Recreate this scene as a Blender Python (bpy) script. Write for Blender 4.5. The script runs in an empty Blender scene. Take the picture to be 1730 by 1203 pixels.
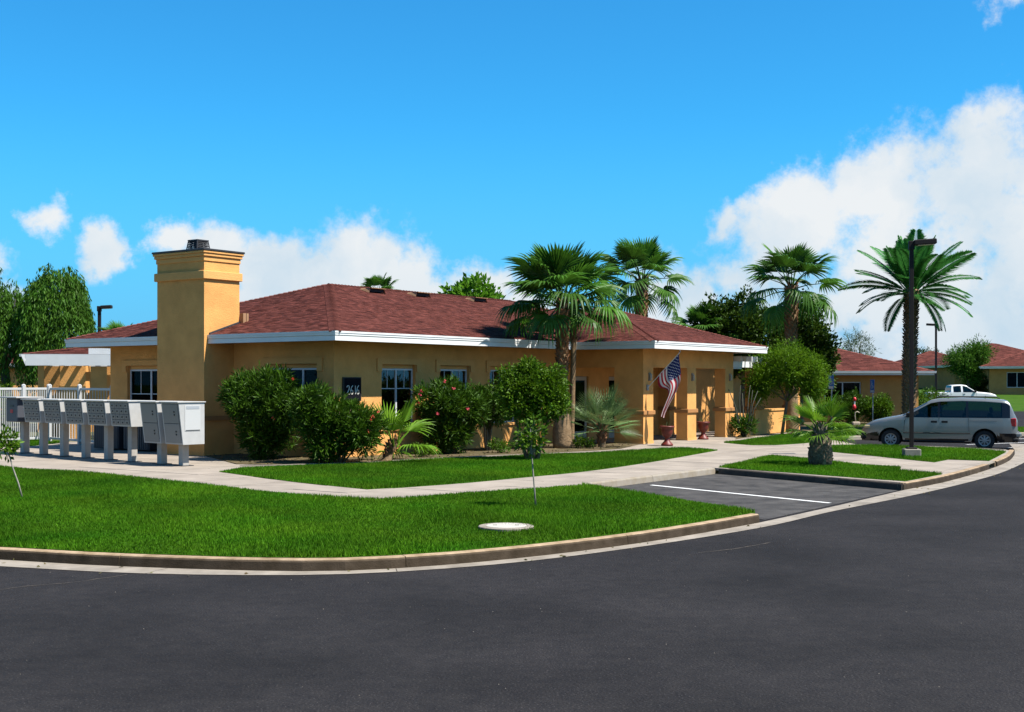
import bpy, bmesh, math, random
import numpy as np
from mathutils import Vector, Matrix

R = math.radians
PI = math.pi
random.seed(7)
RNG = np.random.default_rng(7)
scene = bpy.context.scene
COL = scene.collection

# ------------------------------------------------------------------ camera, sky, sun, exposure
EYE = 2.3                    # camera height above the road (m)
FPX, CX, HY = 2100.0, 865.0, 645.0   # survey of the site: focal length, centre and horizon of the survey picture
cam_d = bpy.data.cameras.new('camera')
cam = bpy.data.objects.new('camera', cam_d)
COL.objects.link(cam)
cam.location = (0, 0, EYE)
cam.rotation_euler = (R(90), 0, 0)
cam_d.sensor_width = 36.0
cam_d.lens = 36.0 * FPX / 1730.0
cam_d.shift_y = 43.5 / 1730.0
cam_d.clip_end = 4000
scene.camera = cam

SUN_EL = R(57.0)
SUN_AZ = math.atan2(0.92, -0.38)           # compass angle from +Y towards +X
sun_dir = Vector((math.sin(SUN_AZ) * math.cos(SUN_EL), math.cos(SUN_AZ) * math.cos(SUN_EL), math.sin(SUN_EL)))
sd = bpy.data.lights.new('sun', 'SUN')
sd.energy = 5.0
sd.angle = R(0.53)
sd.color = (1.0, 0.955, 0.88)
sun = bpy.data.objects.new('sun', sd)
sun.rotation_euler = (-sun_dir).to_track_quat('-Z', 'Y').to_euler()
COL.objects.link(sun)

vs = scene.view_settings
vs.view_transform = 'Standard'
vs.look = 'None'
vs.exposure = 1.18
vs.gamma = 1.0
vs.use_curve_mapping = False
scene.cycles.max_bounces = 7
scene.cycles.transparent_max_bounces = 12
scene.cycles.use_denoising = True
scene.cycles.sample_clamp_indirect = 6.0


def build_world():
    w = bpy.data.worlds.new('World')
    scene.world = w
    w.use_nodes = True
    nt = w.node_tree
    nt.nodes.clear()
    N, L = nt.nodes.new, nt.links.new
    out = N('ShaderNodeOutputWorld')
    bg = N('ShaderNodeBackground')
    bg.inputs['Strength'].default_value = 0.05
    L(bg.outputs[0], out.inputs[0])
    sky = N('ShaderNodeTexSky')
    sky.sky_type = 'NISHITA'
    sky.sun_disc = False
    sky.sun_elevation = SUN_EL
    sky.sun_rotation = SUN_AZ
    sky.altitude = 0
    sky.air_density = 1.0
    sky.dust_density = 0.3
    sky.ozone_density = 2.0
    tint = N('ShaderNodeMix'); tint.data_type = 'RGBA'; tint.blend_type = 'MULTIPLY'
    tint.inputs[0].default_value = 1.0
    L(sky.outputs[0], tint.inputs[6])
    tint.inputs[7].default_value = SKY_TINT
    tc = N('ShaderNodeTexCoord')
    sp0 = N('ShaderNodeSeparateXYZ'); L(tc.outputs['Generated'], sp0.inputs[0])
    hz = N('ShaderNodeMapRange'); hz.interpolation_type = 'SMOOTHSTEP'
    hz.inputs['From Min'].default_value = -0.02; hz.inputs['From Max'].default_value = 0.22
    hz.inputs['To Min'].default_value = 0.95; hz.inputs['To Max'].default_value = 0.0
    L(sp0.outputs['Z'], hz.inputs['Value'])
    hmix = N('ShaderNodeMix'); hmix.data_type = 'RGBA'
    L(hz.outputs[0], hmix.inputs[0]); L(tint.outputs[2], hmix.inputs[6]); hmix.inputs[7].default_value = (1.28, 4.4, 7.9, 1)
    nrm = N('ShaderNodeVectorMath'); nrm.operation = 'NORMALIZE'
    L(tc.outputs['Generated'], nrm.inputs[0])
    # billows: push the lookup direction about before measuring the distance to each cloud's heart
    nw = N('ShaderNodeTexNoise'); nw.inputs['Scale'].default_value = 13; nw.inputs['Detail'].default_value = 9
    nw.inputs['Roughness'].default_value = 0.6
    L(nrm.outputs[0], nw.inputs['Vector'])
    sub = N('ShaderNodeVectorMath'); sub.operation = 'SUBTRACT'; sub.inputs[1].default_value = (.5, .5, .5)
    L(nw.outputs['Color'], sub.inputs[0])
    scl = N('ShaderNodeVectorMath'); scl.operation = 'SCALE'; scl.inputs['Scale'].default_value = 0.075
    L(sub.outputs[0], scl.inputs[0])
    add = N('ShaderNodeVectorMath'); add.operation = 'ADD'
    L(nrm.outputs[0], add.inputs[0]); L(scl.outputs[0], add.inputs[1])

    def d_from(az, el):
        return (math.sin(az) * math.cos(el), math.cos(az) * math.cos(el), math.sin(el))
    blobs = []
    for az, el, r in CLOUDS:
        blobs.append((d_from(R(az), R(el)), R(r)))
    rr = random.Random(4)
    for k in range(22):                              # cumulus goes on all round, unseen banks enlarged to add neutral fill light
        az = 42 + k * 12.6 + rr.uniform(-6, 6)
        el = rr.uniform(3, 15)
        blobs.append((d_from(R(az), R(el)), R(rr.uniform(4.0, 9.5))))
    prev = None
    for c, r in blobs:
        dist = N('ShaderNodeVectorMath'); dist.operation = 'DISTANCE'
        L(add.outputs[0], dist.inputs[0]); dist.inputs[1].default_value = c
        ma = N('ShaderNodeMath'); ma.operation = 'MULTIPLY_ADD'
        L(dist.outputs['Value'], ma.inputs[0]); ma.inputs[1].default_value = -1.0 / r; ma.inputs[2].default_value = 1.0
        if prev is None:
            prev = ma
        else:
            mx = N('ShaderNodeMath'); mx.operation = 'SMOOTH_MAX'; mx.inputs[2].default_value = 0.25
            L(prev.outputs[0], mx.inputs[0]); L(ma.outputs[0], mx.inputs[1])
            prev = mx
    n1 = N('ShaderNodeTexNoise'); n1.inputs['Scale'].default_value = 15; n1.inputs['Detail'].default_value = 14
    n1.inputs['Roughness'].default_value = 0.63
    L(nrm.outputs[0], n1.inputs['Vector'])
    f = N('ShaderNodeMath'); f.operation = 'MULTIPLY_ADD'
    L(n1.outputs['Fac'], f.inputs[0]); f.inputs[1].default_value = 2.9
    cl = N('ShaderNodeMath'); cl.operation = 'MAXIMUM'; cl.inputs[1].default_value = -0.9
    L(prev.outputs[0], cl.inputs[0])
    L(cl.outputs[0], f.inputs[2])
    mask = N('ShaderNodeMapRange'); mask.interpolation_type = 'SMOOTHSTEP'
    mask.inputs['From Min'].default_value = 1.40; mask.inputs['From Max'].default_value = 2.05
    L(f.outputs[0], mask.inputs['Value'])
    # inner shading of the clouds
    n2 = N('ShaderNodeTexNoise'); n2.inputs['Scale'].default_value = 9; n2.inputs['Detail'].default_value = 5
    L(add.outputs[0], n2.inputs['Vector'])
    sep = N('ShaderNodeSeparateXYZ'); L(nrm.outputs[0], sep.inputs[0])
    lo = N('ShaderNodeMapRange'); lo.inputs['From Min'].default_value = 0.02; lo.inputs['From Max'].default_value = 0.13
    lo.inputs['To Min'].default_value = 0.30; lo.inputs['To Max'].default_value = -0.05
    L(sep.outputs['Z'], lo.inputs['Value'])
    sh = N('ShaderNodeMapRange'); sh.inputs['From Min'].default_value = 0.42; sh.inputs['From Max'].default_value = 0.66
    sh.inputs['To Min'].default_value = 0.0; sh.inputs['To Max'].default_value = 0.55
    L(n2.outputs['Fac'], sh.inputs['Value'])
    s2 = N('ShaderNodeMath'); s2.operation = 'ADD'; s2.use_clamp = True
    L(sh.outputs[0], s2.inputs[0]); L(lo.outputs[0], s2.inputs[1])
    cc = N('ShaderNodeMix'); cc.data_type = 'RGBA'
    cc.inputs[6].default_value = (7.7, 7.9, 8.0, 1); cc.inputs[7].default_value = (3.3, 5.3, 7.0, 1)
    L(s2.outputs[0], cc.inputs[0])
    mm = N('ShaderNodeMath'); mm.operation = 'MULTIPLY'; mm.inputs[1].default_value = 0.97
    L(mask.outputs[0], mm.inputs[0])
    mix = N('ShaderNodeMix'); mix.data_type = 'RGBA'
    L(mm.outputs[0], mix.inputs[0])
    L(hmix.outputs[2], mix.inputs[6]); L(cc.outputs[2], mix.inputs[7])
    L(mix.outputs[2], bg.inputs['Color'])


SKY_TINT = (0.23, 1.16, 1.66, 1)
# azimuth, elevation, radius in degrees
CLOUDS = [(23.4, 6.4, 4.6), (19.4, 8.3, 3.3), (17.2, 7.6, 4.0), (13.6, 7.2, 3.0), (11.4, 4.8, 3.6), (18.5, 4.4, 5.4), (10.2, 7.4, 1.6),
          (8.4, 3.4, 2.6), (24.5, 4.5, 5.4), (14.5, 3.0, 4.2), (20.5, 2.0, 4.5), (7.0, 2.0, 2.4),
          (-6.6, 4.9, 2.9), (-4.4, 3.8, 2.6), (-9.2, 4.4, 1.5), (-11.4, 5.0, 2.1), (-13.4, 5.6, 1.5), (-15.6, 6.4, 1.3), (-7.2, 2.6, 2.6), (-11.8, 2.8, 2.2), (-3.0, 2.2, 2.4),
          (-18.0, 5.7, 1.35), (-20.9, 6.8, 1.3), (-23.4, 4.8, 2.2), (-0.8, 4.7, 1.9), (0.4, 3.2, 2.2), (22.8, 17.5, 1.9), (-4.6, 17.9, .9), (-21.5, 2.6, 2.4)]
build_world()

# ------------------------------------------------------------------ helpers


def P(px, py, z=0.0):
    """Point of the site at height z seen at survey pixel (px, py): x, y in metres."""
    d = FPX * (EYE - z) / (py - HY)
    return Vector(((px - CX) / FPX * d, d, z))


def PP(pts, z=0.0):
    return [tuple(P(a, b, z)[:2]) for a, b in pts]


def at(px, py, d):
    """Point at depth d."""
    return Vector(((px - CX) / FPX * d, d, EYE + (HY - py) / FPX * d))


MATS = {}
ALB = 0.85                   # the picture is exposed a little brighter than the survey albedos


def mat(name, col, rough=0.7, var=0.0, vscale=3.0, bump=0.0, bscale=60.0, spec=0.4, metal=0.0, rand=0.0, attr=None,
        transl=0.0, col2=None, coord='pos', coat=0.0, detail=4.0, speck=None, broad=0.0):
    if name in MATS:
        return MATS[name]
    col = tuple(v * ALB for v in col)
    if col2: col2 = tuple(v * ALB for v in col2)
    m = bpy.data.materials.new(name)
    m.use_nodes = True
    nt = m.node_tree
    N, L = nt.nodes.new, nt.links.new
    b = nt.nodes['Principled BSDF']
    b.inputs['Roughness'].default_value = rough
    b.inputs['Specular IOR Level'].default_value = spec
    b.inputs['Metallic'].default_value = metal
    if coat:
        b.inputs['Coat Weight'].default_value = coat
        b.inputs['Coat Roughness'].default_value = 0.06
    if coord == 'pos':
        g = N('ShaderNodeNewGeometry'); vec = g.outputs['Position']
    else:
        g = N('ShaderNodeTexCoord'); vec = g.outputs['Object']
    c4 = (*col, 1)
    src = None
    if var or col2:
        n = N('ShaderNodeTexNoise'); n.inputs['Scale'].default_value = vscale; n.inputs['Detail'].default_value = detail
        n.inputs['Roughness'].default_value = 0.6
        L(vec, n.inputs['Vector'])
        mr = N('ShaderNodeMapRange'); mr.inputs['From Min'].default_value = 0.3; mr.inputs['From Max'].default_value = 0.7
        L(n.outputs['Fac'], mr.inputs['Value'])
        mx = N('ShaderNodeMix'); mx.data_type = 'RGBA'
        L(mr.outputs[0], mx.inputs[0])
        a = c4 if col2 else tuple(min(1, v * (1 - var)) for v in col) + (1,)
        z = (*col2, 1) if col2 else tuple(min(1, v * (1 + var)) for v in col) + (1,)
        mx.inputs[6].default_value = a; mx.inputs[7].default_value = z
        src = mx.outputs[2]
    if speck:                                        # fine light grains: (scale, threshold, colour)
        vn = N('ShaderNodeTexNoise'); vn.inputs['Scale'].default_value = speck[0]; vn.inputs['Detail'].default_value = 2
        L(vec, vn.inputs['Vector'])
        mr = N('ShaderNodeMapRange'); mr.inputs['From Min'].default_value = speck[1]; mr.inputs['From Max'].default_value = speck[1] + 0.08
        L(vn.outputs['Fac'], mr.inputs['Value'])
        mx = N('ShaderNodeMix'); mx.data_type = 'RGBA'
        L(mr.outputs[0], mx.inputs[0])
        if src: L(src, mx.inputs[6])
        else: mx.inputs[6].default_value = c4
        mx.inputs[7].default_value = (*speck[2], 1)
        src = mx.outputs[2]
    fac = None
    if broad:
        bn = N('ShaderNodeTexNoise'); bn.inputs['Scale'].default_value = 0.45; bn.inputs['Detail'].default_value = 5
        L(vec, bn.inputs['Vector'])
        br = N('ShaderNodeMapRange'); br.inputs['From Min'].default_value = 0.3; br.inputs['From Max'].default_value = 0.7
        br.inputs['To Min'].default_value = 1 - broad; br.inputs['To Max'].default_value = 1 + broad
        L(bn.outputs['Fac'], br.inputs['Value']); fac = br.outputs[0]
    if rand:
        oi = N('ShaderNodeObjectInfo')
        mr = N('ShaderNodeMapRange'); mr.inputs['To Min'].default_value = 1 - rand; mr.inputs['To Max'].default_value = 1 + rand
        L(oi.outputs['Random'], mr.inputs['Value']); fac = mr.outputs[0]
    if attr:
        at_ = N('ShaderNodeAttribute'); at_.attribute_name = attr
        if fac is None: fac = at_.outputs['Fac']
        else:
            mu = N('ShaderNodeMath'); mu.operation = 'MULTIPLY'
            L(fac, mu.inputs[0]); L(at_.outputs['Fac'], mu.inputs[1]); fac = mu.outputs[0]
    if fac is not None:
        vm = N('ShaderNodeVectorMath'); vm.operation = 'SCALE'
        if src: L(src, vm.inputs[0])
        else: vm.inputs[0].default_value = col
        L(fac, vm.inputs['Scale'])
        src = vm.outputs[0]
    if src: L(src, b.inputs['Base Color'])
    else: b.inputs['Base Color'].default_value = c4
    if bump:
        n = N('ShaderNodeTexNoise'); n.inputs['Scale'].default_value = bscale; n.inputs['Detail'].default_value = 3
        L(vec, n.inputs['Vector'])
        bp = N('ShaderNodeBump'); bp.inputs['Strength'].default_value = min(1.0, bump); bp.inputs['Distance'].default_value = 0.02
        L(n.outputs['Fac'], bp.inputs['Height']); L(bp.outputs[0], b.inputs['Normal'])
    if transl:
        tr = N('ShaderNodeBsdfTranslucent')
        if src: L(src, tr.inputs['Color'])
        else: tr.inputs['Color'].default_value = c4
        ms = N('ShaderNodeMixShader'); ms.inputs[0].default_value = transl
        L(b.outputs[0], ms.inputs[1]); L(tr.outputs[0], ms.inputs[2])
        L(ms.outputs[0], nt.nodes['Material Output'].inputs['Surface'])
    MATS[name] = m
    return m


def glass(name, tint=(0.35, 0.4, 0.42), rough=0.02, refl=1.0):
    if name in MATS:
        return MATS[name]
    m = bpy.data.materials.new(name); m.use_nodes = True
    nt = m.node_tree; nt.nodes.clear()
    N, L = nt.nodes.new, nt.links.new
    o = N('ShaderNodeOutputMaterial'); t = N('ShaderNodeBsdfTransparent'); t.inputs[0].default_value = (*tint, 1)
    gl = N('ShaderNodeBsdfGlossy'); gl.inputs['Roughness'].default_value = rough
    fr = N('ShaderNodeFresnel'); fr.inputs['IOR'].default_value = 1.52
    mu = N('ShaderNodeMath'); mu.operation = 'MULTIPLY'; mu.inputs[1].default_value = refl; mu.use_clamp = True
    L(fr.outputs[0], mu.inputs[0])
    mx = N('ShaderNodeMixShader'); L(mu.outputs[0], mx.inputs[0]); L(t.outputs[0], mx.inputs[1]); L(gl.outputs[0], mx.inputs[2])
    L(mx.outputs[0], o.inputs[0])
    MATS[name] = m
    return m


class MB:
    """Collects faces; build() links them as one mesh object."""
    def __init__(self):
        self.v, self.f, self.a, self.mi = [], [], [], []

    def face(self, pts, val=1.0, mi=0):
        b = len(self.v)
        self.v.extend([tuple(p) for p in pts])
        self.f.append(tuple(range(b, b + len(pts))))
        self.a.append(val); self.mi.append(mi)

    def add(self, verts, faces, val=1.0, mi=0):
        b = len(self.v)
        self.v.extend([tuple(p) for p in verts])
        for f in faces:
            self.f.append(tuple(i + b for i in f)); self.a.append(val); self.mi.append(mi)

    def box(self, x0, x1, y0, y1, z0, z1, mi=0, M=None, val=1.0):
        vs_ = [(x0, y0, z0), (x1, y0, z0), (x1, y1, z0), (x0, y1, z0), (x0, y0, z1), (x1, y0, z1), (x1, y1, z1), (x0, y1, z1)]
        if M is not None: vs_ = [M @ Vector(p) for p in vs_]
        self.add(vs_, [(0, 3, 2, 1), (4, 5, 6, 7), (0, 1, 5, 4), (1, 2, 6, 5), (2, 3, 7, 6), (3, 0, 4, 7)], val, mi)
        return self

    def bbox(self, x0, x1, y0, y1, z0, z1, b=0.01, mi=0, M=None):
        """Box with chamfered edges."""
        pts = []
        for z, i in ((z0, b), (z0 + b, 0), (z1 - b, 0), (z1, b)):
            for k, (x, y) in enumerate(((x0, y0), (x1, y0), (x1, y1), (x0, y1))):
                sx = 1 if x == x0 else -1; sy = 1 if y == y0 else -1
                pa = (x + sx * (b + (i if i else 0)), y + sy * (i if i else 0), z)
                pb = (x + sx * (i if i else 0), y + sy * (b + (i if i else 0)), z)
                pts += [pb, pa] if k in (0, 2) else [pa, pb]
        if M is not None: pts = [M @ Vector(p) for p in pts]
        f = []
        for r in range(3):
            for k in range(8):
                a = r * 8 + k; c = r * 8 + (k + 1) % 8
                f.append((a, c, c + 8, a + 8))
        f.append(tuple(reversed(range(8)))); f.append(tuple(range(24, 32)))
        self.add(pts, f, 1.0, mi)
        return self

    def prism(self, poly, z0, z1, mi=0, val=1.0):
        n = len(poly)
        area = sum(poly[i][0] * poly[(i + 1) % n][1] - poly[(i + 1) % n][0] * poly[i][1] for i in range(n))
        if area < 0: poly = list(reversed(poly))
        v = [(x, y, z0) for x, y in poly] + [(x, y, z1) for x, y in poly]
        f = [tuple(reversed(range(n))), tuple(range(n, 2 * n))]
        f += [(i, (i + 1) % n, n + (i + 1) % n, n + i) for i in range(n)]
        self.add(v, f, val, mi)
        return self

    def tube(self, path, rad, n=8, mi=0, cap=True, val=1.0):
        path = [Vector(p) for p in path]
        if not hasattr(rad, '__len__'): rad = [rad] * len(path)
        rings = []
        up = Vector((0, 0, 1))
        prevx = None
        for i, p in enumerate(path):
            t = (path[min(i + 1, len(path) - 1)] - path[max(i - 1, 0)])
            if t.length < 1e-9: t = up.copy()
            t.normalize()
            if prevx is None:
                ref = up if abs(t.z) < 0.95 else Vector((1, 0, 0))
                x = ref.cross(t).normalized()
            else:
                x = (prevx - t * prevx.dot(t)).normalized()
            prevx = x
            y = t.cross(x)
            rings.append([p + x * (rad[i] * math.cos(2 * PI * k / n)) + y * (rad[i] * math.sin(2 * PI * k / n)) for k in range(n)])
        v = [q for r in rings for q in r]
        f = []
        for i in range(len(rings) - 1):
            for k in range(n):
                f.append((i * n + k, i * n + (k + 1) % n, (i + 1) * n + (k + 1) % n, (i + 1) * n + k))
        if cap:
            f.append(tuple(reversed(range(n)))); f.append(tuple(range(len(v) - n, len(v))))
        self.add(v, f, val, mi)
        return self

    def lathe(self, prof, n=20, c=(0, 0, 0), mi=0, axis='z', jit=0.0, val=1.0):
        v, f = [], []
        rr = random.Random(len(prof) * 13 + n)
        for (r, h) in prof:
            for k in range(n):
                a = 2 * PI * k / n; q = r * (1 + rr.uniform(-jit, jit))
                p = (q * math.cos(a), q * math.sin(a), h) if axis == 'z' else (q * math.cos(a), h, q * math.sin(a))
                v.append((p[0] + c[0], p[1] + c[1], p[2] + c[2]))
        for i in range(len(prof) - 1):
            for k in range(n):
                q = (i * n + k, i * n + (k + 1) % n, (i + 1) * n + (k + 1) % n, (i + 1) * n + k)
                f.append(q if axis == 'z' else tuple(reversed(q)))
        if prof[0][0] > 1e-4: f.append(tuple(reversed(range(n))))
        if prof[-1][0] > 1e-4: f.append(tuple(range(len(v) - n, len(v))))
        self.add(v, f, val, mi)
        return self

    def mesh(self, name, mats, smooth=False):
        me = bpy.data.meshes.new(name)
        me.from_pydata(self.v, [], self.f)
        mats = mats if isinstance(mats, (list, tuple)) else [mats]
        for m in mats: me.materials.append(m)
        if any(self.mi): me.polygons.foreach_set('material_index', self.mi)
        if any(a != 1.0 for a in self.a):
            at_ = me.attributes.new('shade', 'FLOAT', 'FACE')
            at_.data.foreach_set('value', self.a)
        elif any(m and m.node_tree and any(n.type == 'ATTRIBUTE' for n in m.node_tree.nodes) for m in mats):
            at_ = me.attributes.new('shade', 'FLOAT', 'FACE')
            at_.data.foreach_set('value', self.a)
        if smooth: me.polygons.foreach_set('use_smooth', [True] * len(me.polygons))
        me.update()
        return me

    def build(self, name, mats, parent=None, smooth=False, loc=None, rotz=None):
        return link(name, self.mesh(name, mats, smooth), parent, loc, rotz)


def link(name, me, parent=None, loc=None, rotz=None, rot=None, scale=None):
    o = bpy.data.objects.new(name, me)
    COL.objects.link(o)
    if parent is not None: o.parent = parent
    if loc is not None: o.location = loc
    if rotz is not None: o.rotation_euler = (0, 0, rotz)
    if rot is not None: o.rotation_euler = rot
    if scale is not None: o.scale = scale if hasattr(scale, '__len__') else (scale,) * 3
    return o


def thing(name, label, cat, loc=(0, 0, 0), rotz=0.0, group=None):
    o = bpy.data.objects.new(name, None)
    o.empty_display_size = 0.2
    COL.objects.link(o)
    o.location = loc; o.rotation_euler = (0, 0, rotz)
    o['label'] = label; o['category'] = cat
    if group: o['group'] = group
    return o


def tag(o, label, cat, group=None):
    o['label'] = label; o['category'] = cat
    if group: o['group'] = group
    return o


def struct(o, kind='structure'):
    o['kind'] = kind
    return o


def stuff(o):
    o['kind'] = 'stuff'
    return o


def raw_mesh(name, V, F, material, shade=None, smooth=False):
    """Mesh from numpy arrays: V (n,3), F (m,3) or (m,4)."""
    me = bpy.data.meshes.new(name)
    k = F.shape[1]
    me.vertices.add(len(V)); me.vertices.foreach_set('co', V.astype(np.float32).ravel())
    me.loops.add(F.size); me.loops.foreach_set('vertex_index', F.astype(np.int32).ravel())
    me.polygons.add(len(F)); me.polygons.foreach_set('loop_start', np.arange(0, F.size, k, dtype=np.int32))
    me.polygons.foreach_set('loop_total', np.full(len(F), k, dtype=np.int32))
    me.materials.append(material)
    if shade is not None:
        a = me.attributes.new('shade', 'FLOAT', 'FACE'); a.data.foreach_set('value', shade.astype(np.float32))
    if smooth: me.polygons.foreach_set('use_smooth', np.ones(len(F), dtype=bool))
    me.update(calc_edges=True)
    me.validate()
    return me


def unit(a):
    return a / np.maximum(np.linalg.norm(a, axis=1, keepdims=True), 1e-9)


def leaves(pos, dirs, length, width, fold=0.25, shade=None, curl=0.0):
    """Folded pointed leaves: base at pos, growing along dirs. Returns V, F, shade."""
    n = len(pos)
    dirs = unit(dirs)
    side = np.cross(dirs, RNG.normal(size=(n, 3)))
    side = unit(side)
    nor = np.cross(side, dirs)
    L = (length if hasattr(length, '__len__') else np.full(n, length))[:, None] * RNG.uniform(.75, 1.25, (n, 1))
    W = (width if hasattr(width, '__len__') else np.full(n, width))[:, None] * RNG.uniform(.8, 1.2, (n, 1))
    mid = pos + dirs * L * 0.5
    V = np.stack([pos, mid + side * W * .5 + nor * W * fold, pos + dirs * L - np.array([0, 0, 1.0]) * L * curl,
                  mid - side * W * .5 + nor * W * fold], axis=1).reshape(-1, 3)
    b = (np.arange(n) * 4)[:, None]
    F = np.concatenate([b + np.array([[0, 1, 2]]), b + np.array([[0, 2, 3]])], axis=1).reshape(-1, 3)
    if shade is None: shade = RNG.uniform(.7, 1.3, n)
    return V, F, np.repeat(shade, 2)


def sph(n):
    return unit(RNG.normal(size=(n, 3)))


def in_poly(pts, poly):
    x, y = pts[:, 0], pts[:, 1]
    inside = np.zeros(len(pts), bool)
    n = len(poly)
    for i in range(n):
        x0, y0 = poly[i]; x1, y1 = poly[(i + 1) % n]
        c = ((y0 > y) != (y1 > y))
        with np.errstate(divide='ignore', invalid='ignore'):
            xi = (x1 - x0) * (y - y0) / (y1 - y0) + x0
        inside ^= c & (x < xi)
    return inside


def smooth_line(pts, step=0.5):
    """Catmull-Rom through 2D points, resampled about every step metres."""
    pts = [Vector((p[0], p[1])) for p in pts]
    out = []
    n = len(pts)
    for i in range(n - 1):
        p0 = pts[max(i - 1, 0)]; p1 = pts[i]; p2 = pts[i + 1]; p3 = pts[min(i + 2, n - 1)]
        k = max(1, int((p2 - p1).length / step))
        for j in range(k):
            t = j / k
            out.append(0.5 * ((2 * p1) + (p2 - p0) * t + (2 * p0 - 5 * p1 + 4 * p2 - p3) * t * t + (3 * p1 - p0 - 3 * p2 + p3) * t ** 3))
    out.append(pts[-1])
    return [tuple(p) for p in out]


def offset_line(pts, d):
    """Offset an open 2D polyline to its left by d (metres)."""
    out = []
    n = len(pts)
    for i in range(n):
        a = Vector(pts[max(i - 1, 0)]); b = Vector(pts[min(i + 1, n - 1)])
        t = (b - a).normalized()
        out.append((pts[i][0] - t.y * d, pts[i][1] + t.x * d))
    return out


def cut_line(pts, length):
    """Split a polyline into pieces of about the given length."""
    pts = [Vector(p) for p in pts]
    cum = [0.0]
    for a, b in zip(pts, pts[1:]): cum.append(cum[-1] + (b - a).length)
    n = max(1, round(cum[-1] / length))

    def point(s):
        for i in range(len(pts) - 1):
            if s <= cum[i + 1] or i == len(pts) - 2:
                t = (s - cum[i]) / max(1e-9, cum[i + 1] - cum[i])
                return pts[i].lerp(pts[i + 1], t)
    res = []
    for k in range(n):
        s0 = cum[-1] * k / n; s1 = cum[-1] * (k + 1) / n
        q = [point(s0)] + [p for p, c in zip(pts, cum) if s0 + 0.05 < c < s1 - 0.05] + [point(s1)]
        res.append([tuple(p) for p in q])
    return res


def clip_cell(poly, cell):
    """Sutherland-Hodgman: polygon cut to a convex counter-clockwise cell."""
    out = poly
    for i in range(len(cell)):
        a = cell[i]; b = cell[(i + 1) % len(cell)]
        inp, out = out, []
        if not inp: break

        def sd_(p): return (b[0] - a[0]) * (p[1] - a[1]) - (b[1] - a[1]) * (p[0] - a[0])
        for j in range(len(inp)):
            p, q = inp[j], inp[(j + 1) % len(inp)]
            dp, dq = sd_(p), sd_(q)
            if dp >= 0: out.append(p)
            if (dp >= 0) != (dq >= 0):
                t = dp / (dp - dq)
                out.append((p[0] + (q[0] - p[0]) * t, p[1] + (q[1] - p[1]) * t))
    return out

# ------------------------------------------------------------------ materials
M_asphalt = mat('asphalt', (0.0128, 0.0115, 0.0122), 0.9, col2=(0.0210, 0.0186, 0.0180), vscale=6.0, bump=1.0, bscale=38, spec=0.12, detail=15, speck=(52, 0.61, (0.042, 0.038, 0.037)), broad=0.34)
M_stall = mat('stall_asphalt', (0.026, 0.0245, 0.024), 0.88, col2=(0.085, 0.078, 0.072), vscale=1.8, bump=0.6, bscale=60, spec=0.15, detail=12)
M_conc = mat('concrete', (0.2720, 0.2278, 0.1836), 0.85, var=0.20, vscale=1.1, bump=0.18, bscale=120, spec=0.3, rand=0.05, detail=7)
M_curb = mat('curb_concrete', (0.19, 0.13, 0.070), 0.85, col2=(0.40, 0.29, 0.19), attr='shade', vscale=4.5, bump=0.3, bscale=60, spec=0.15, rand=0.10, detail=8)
M_gutter = mat('gutter_concrete', (0.165, 0.140, 0.112), 0.85, col2=(0.3060, 0.2652, 0.2176), vscale=2.2, bump=0.2, bscale=80, spec=0.25, rand=0.06, detail=7)
M_lawn = mat('lawn_soil', (0.020, 0.068, 0.003), 0.95, col2=(0.034, 0.085, 0.004), vscale=2.5, bump=0.6, bscale=50, spec=0.05)
M_grass = mat('grass_blade', (0.040, 0.150, 0.0035), 0.7, spec=0.08, attr='shade', transl=0.4, col2=(0.085, 0.190, 0.006), vscale=0.55)
M_far_grass = mat('far_grass', (0.026, 0.070, 0.006), 0.95, col2=(0.050, 0.100, 0.010), vscale=1.0, bump=0.5, bscale=20, spec=0.05)
M_soil = mat('bed_soil', (0.1400, 0.1015, 0.0595), 0.95, col2=(0.0595, 0.0525, 0.0245), vscale=3.0, bump=0.6, bscale=40, spec=0.1, detail=7)
M_earth = mat('earth', (0.0700, 0.0840, 0.0315), 0.95, col2=(0.1120, 0.0980, 0.0560), vscale=0.3, spec=0.1)
M_line = mat('road_paint', (0.72, 0.71, 0.68), 0.7, var=0.12, vscale=9, spec=0.3, detail=8)
M_dark = mat('dark_void', (0.012, 0.012, 0.013), 0.8)

# ------------------------------------------------------------------ ground, roads, kerbs
# one sheet that reaches the horizon, rising gently beyond the far road


def bank_front(x):
    return np.interp(x, [-400, 30, 38.5, 400], [121, 121, 98, 93])


def land(x, y):
    t = y - bank_front(x)
    return np.where(t < 0, -0.06, 0.12 + np.interp(t, [0, 15, 50, 200], [0, 0.90, 1.55, 2.0]))


gx = np.concatenate([np.linspace(-900, -60, 8), np.linspace(-45, 95, 57), np.linspace(120, 900, 8)])
gy = np.concatenate([np.linspace(-300, 80, 12), np.linspace(86, 180, 48), np.linspace(200, 1500, 12)])
GX, GY = np.meshgrid(gx, gy)
GZ = land(GX, GY)
V = np.stack([GX.ravel(), GY.ravel(), GZ.ravel()], 1)
nx, ny = len(gx), len(gy)
ii = (np.arange(ny - 1)[:, None] * nx + np.arange(nx - 1)[None, :]).ravel()
F = np.stack([ii, ii + 1, ii + nx + 1, ii + nx], 1)
ground = struct(link('ground', raw_mesh('ground', V, F, M_far_grass, smooth=False)))

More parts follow.
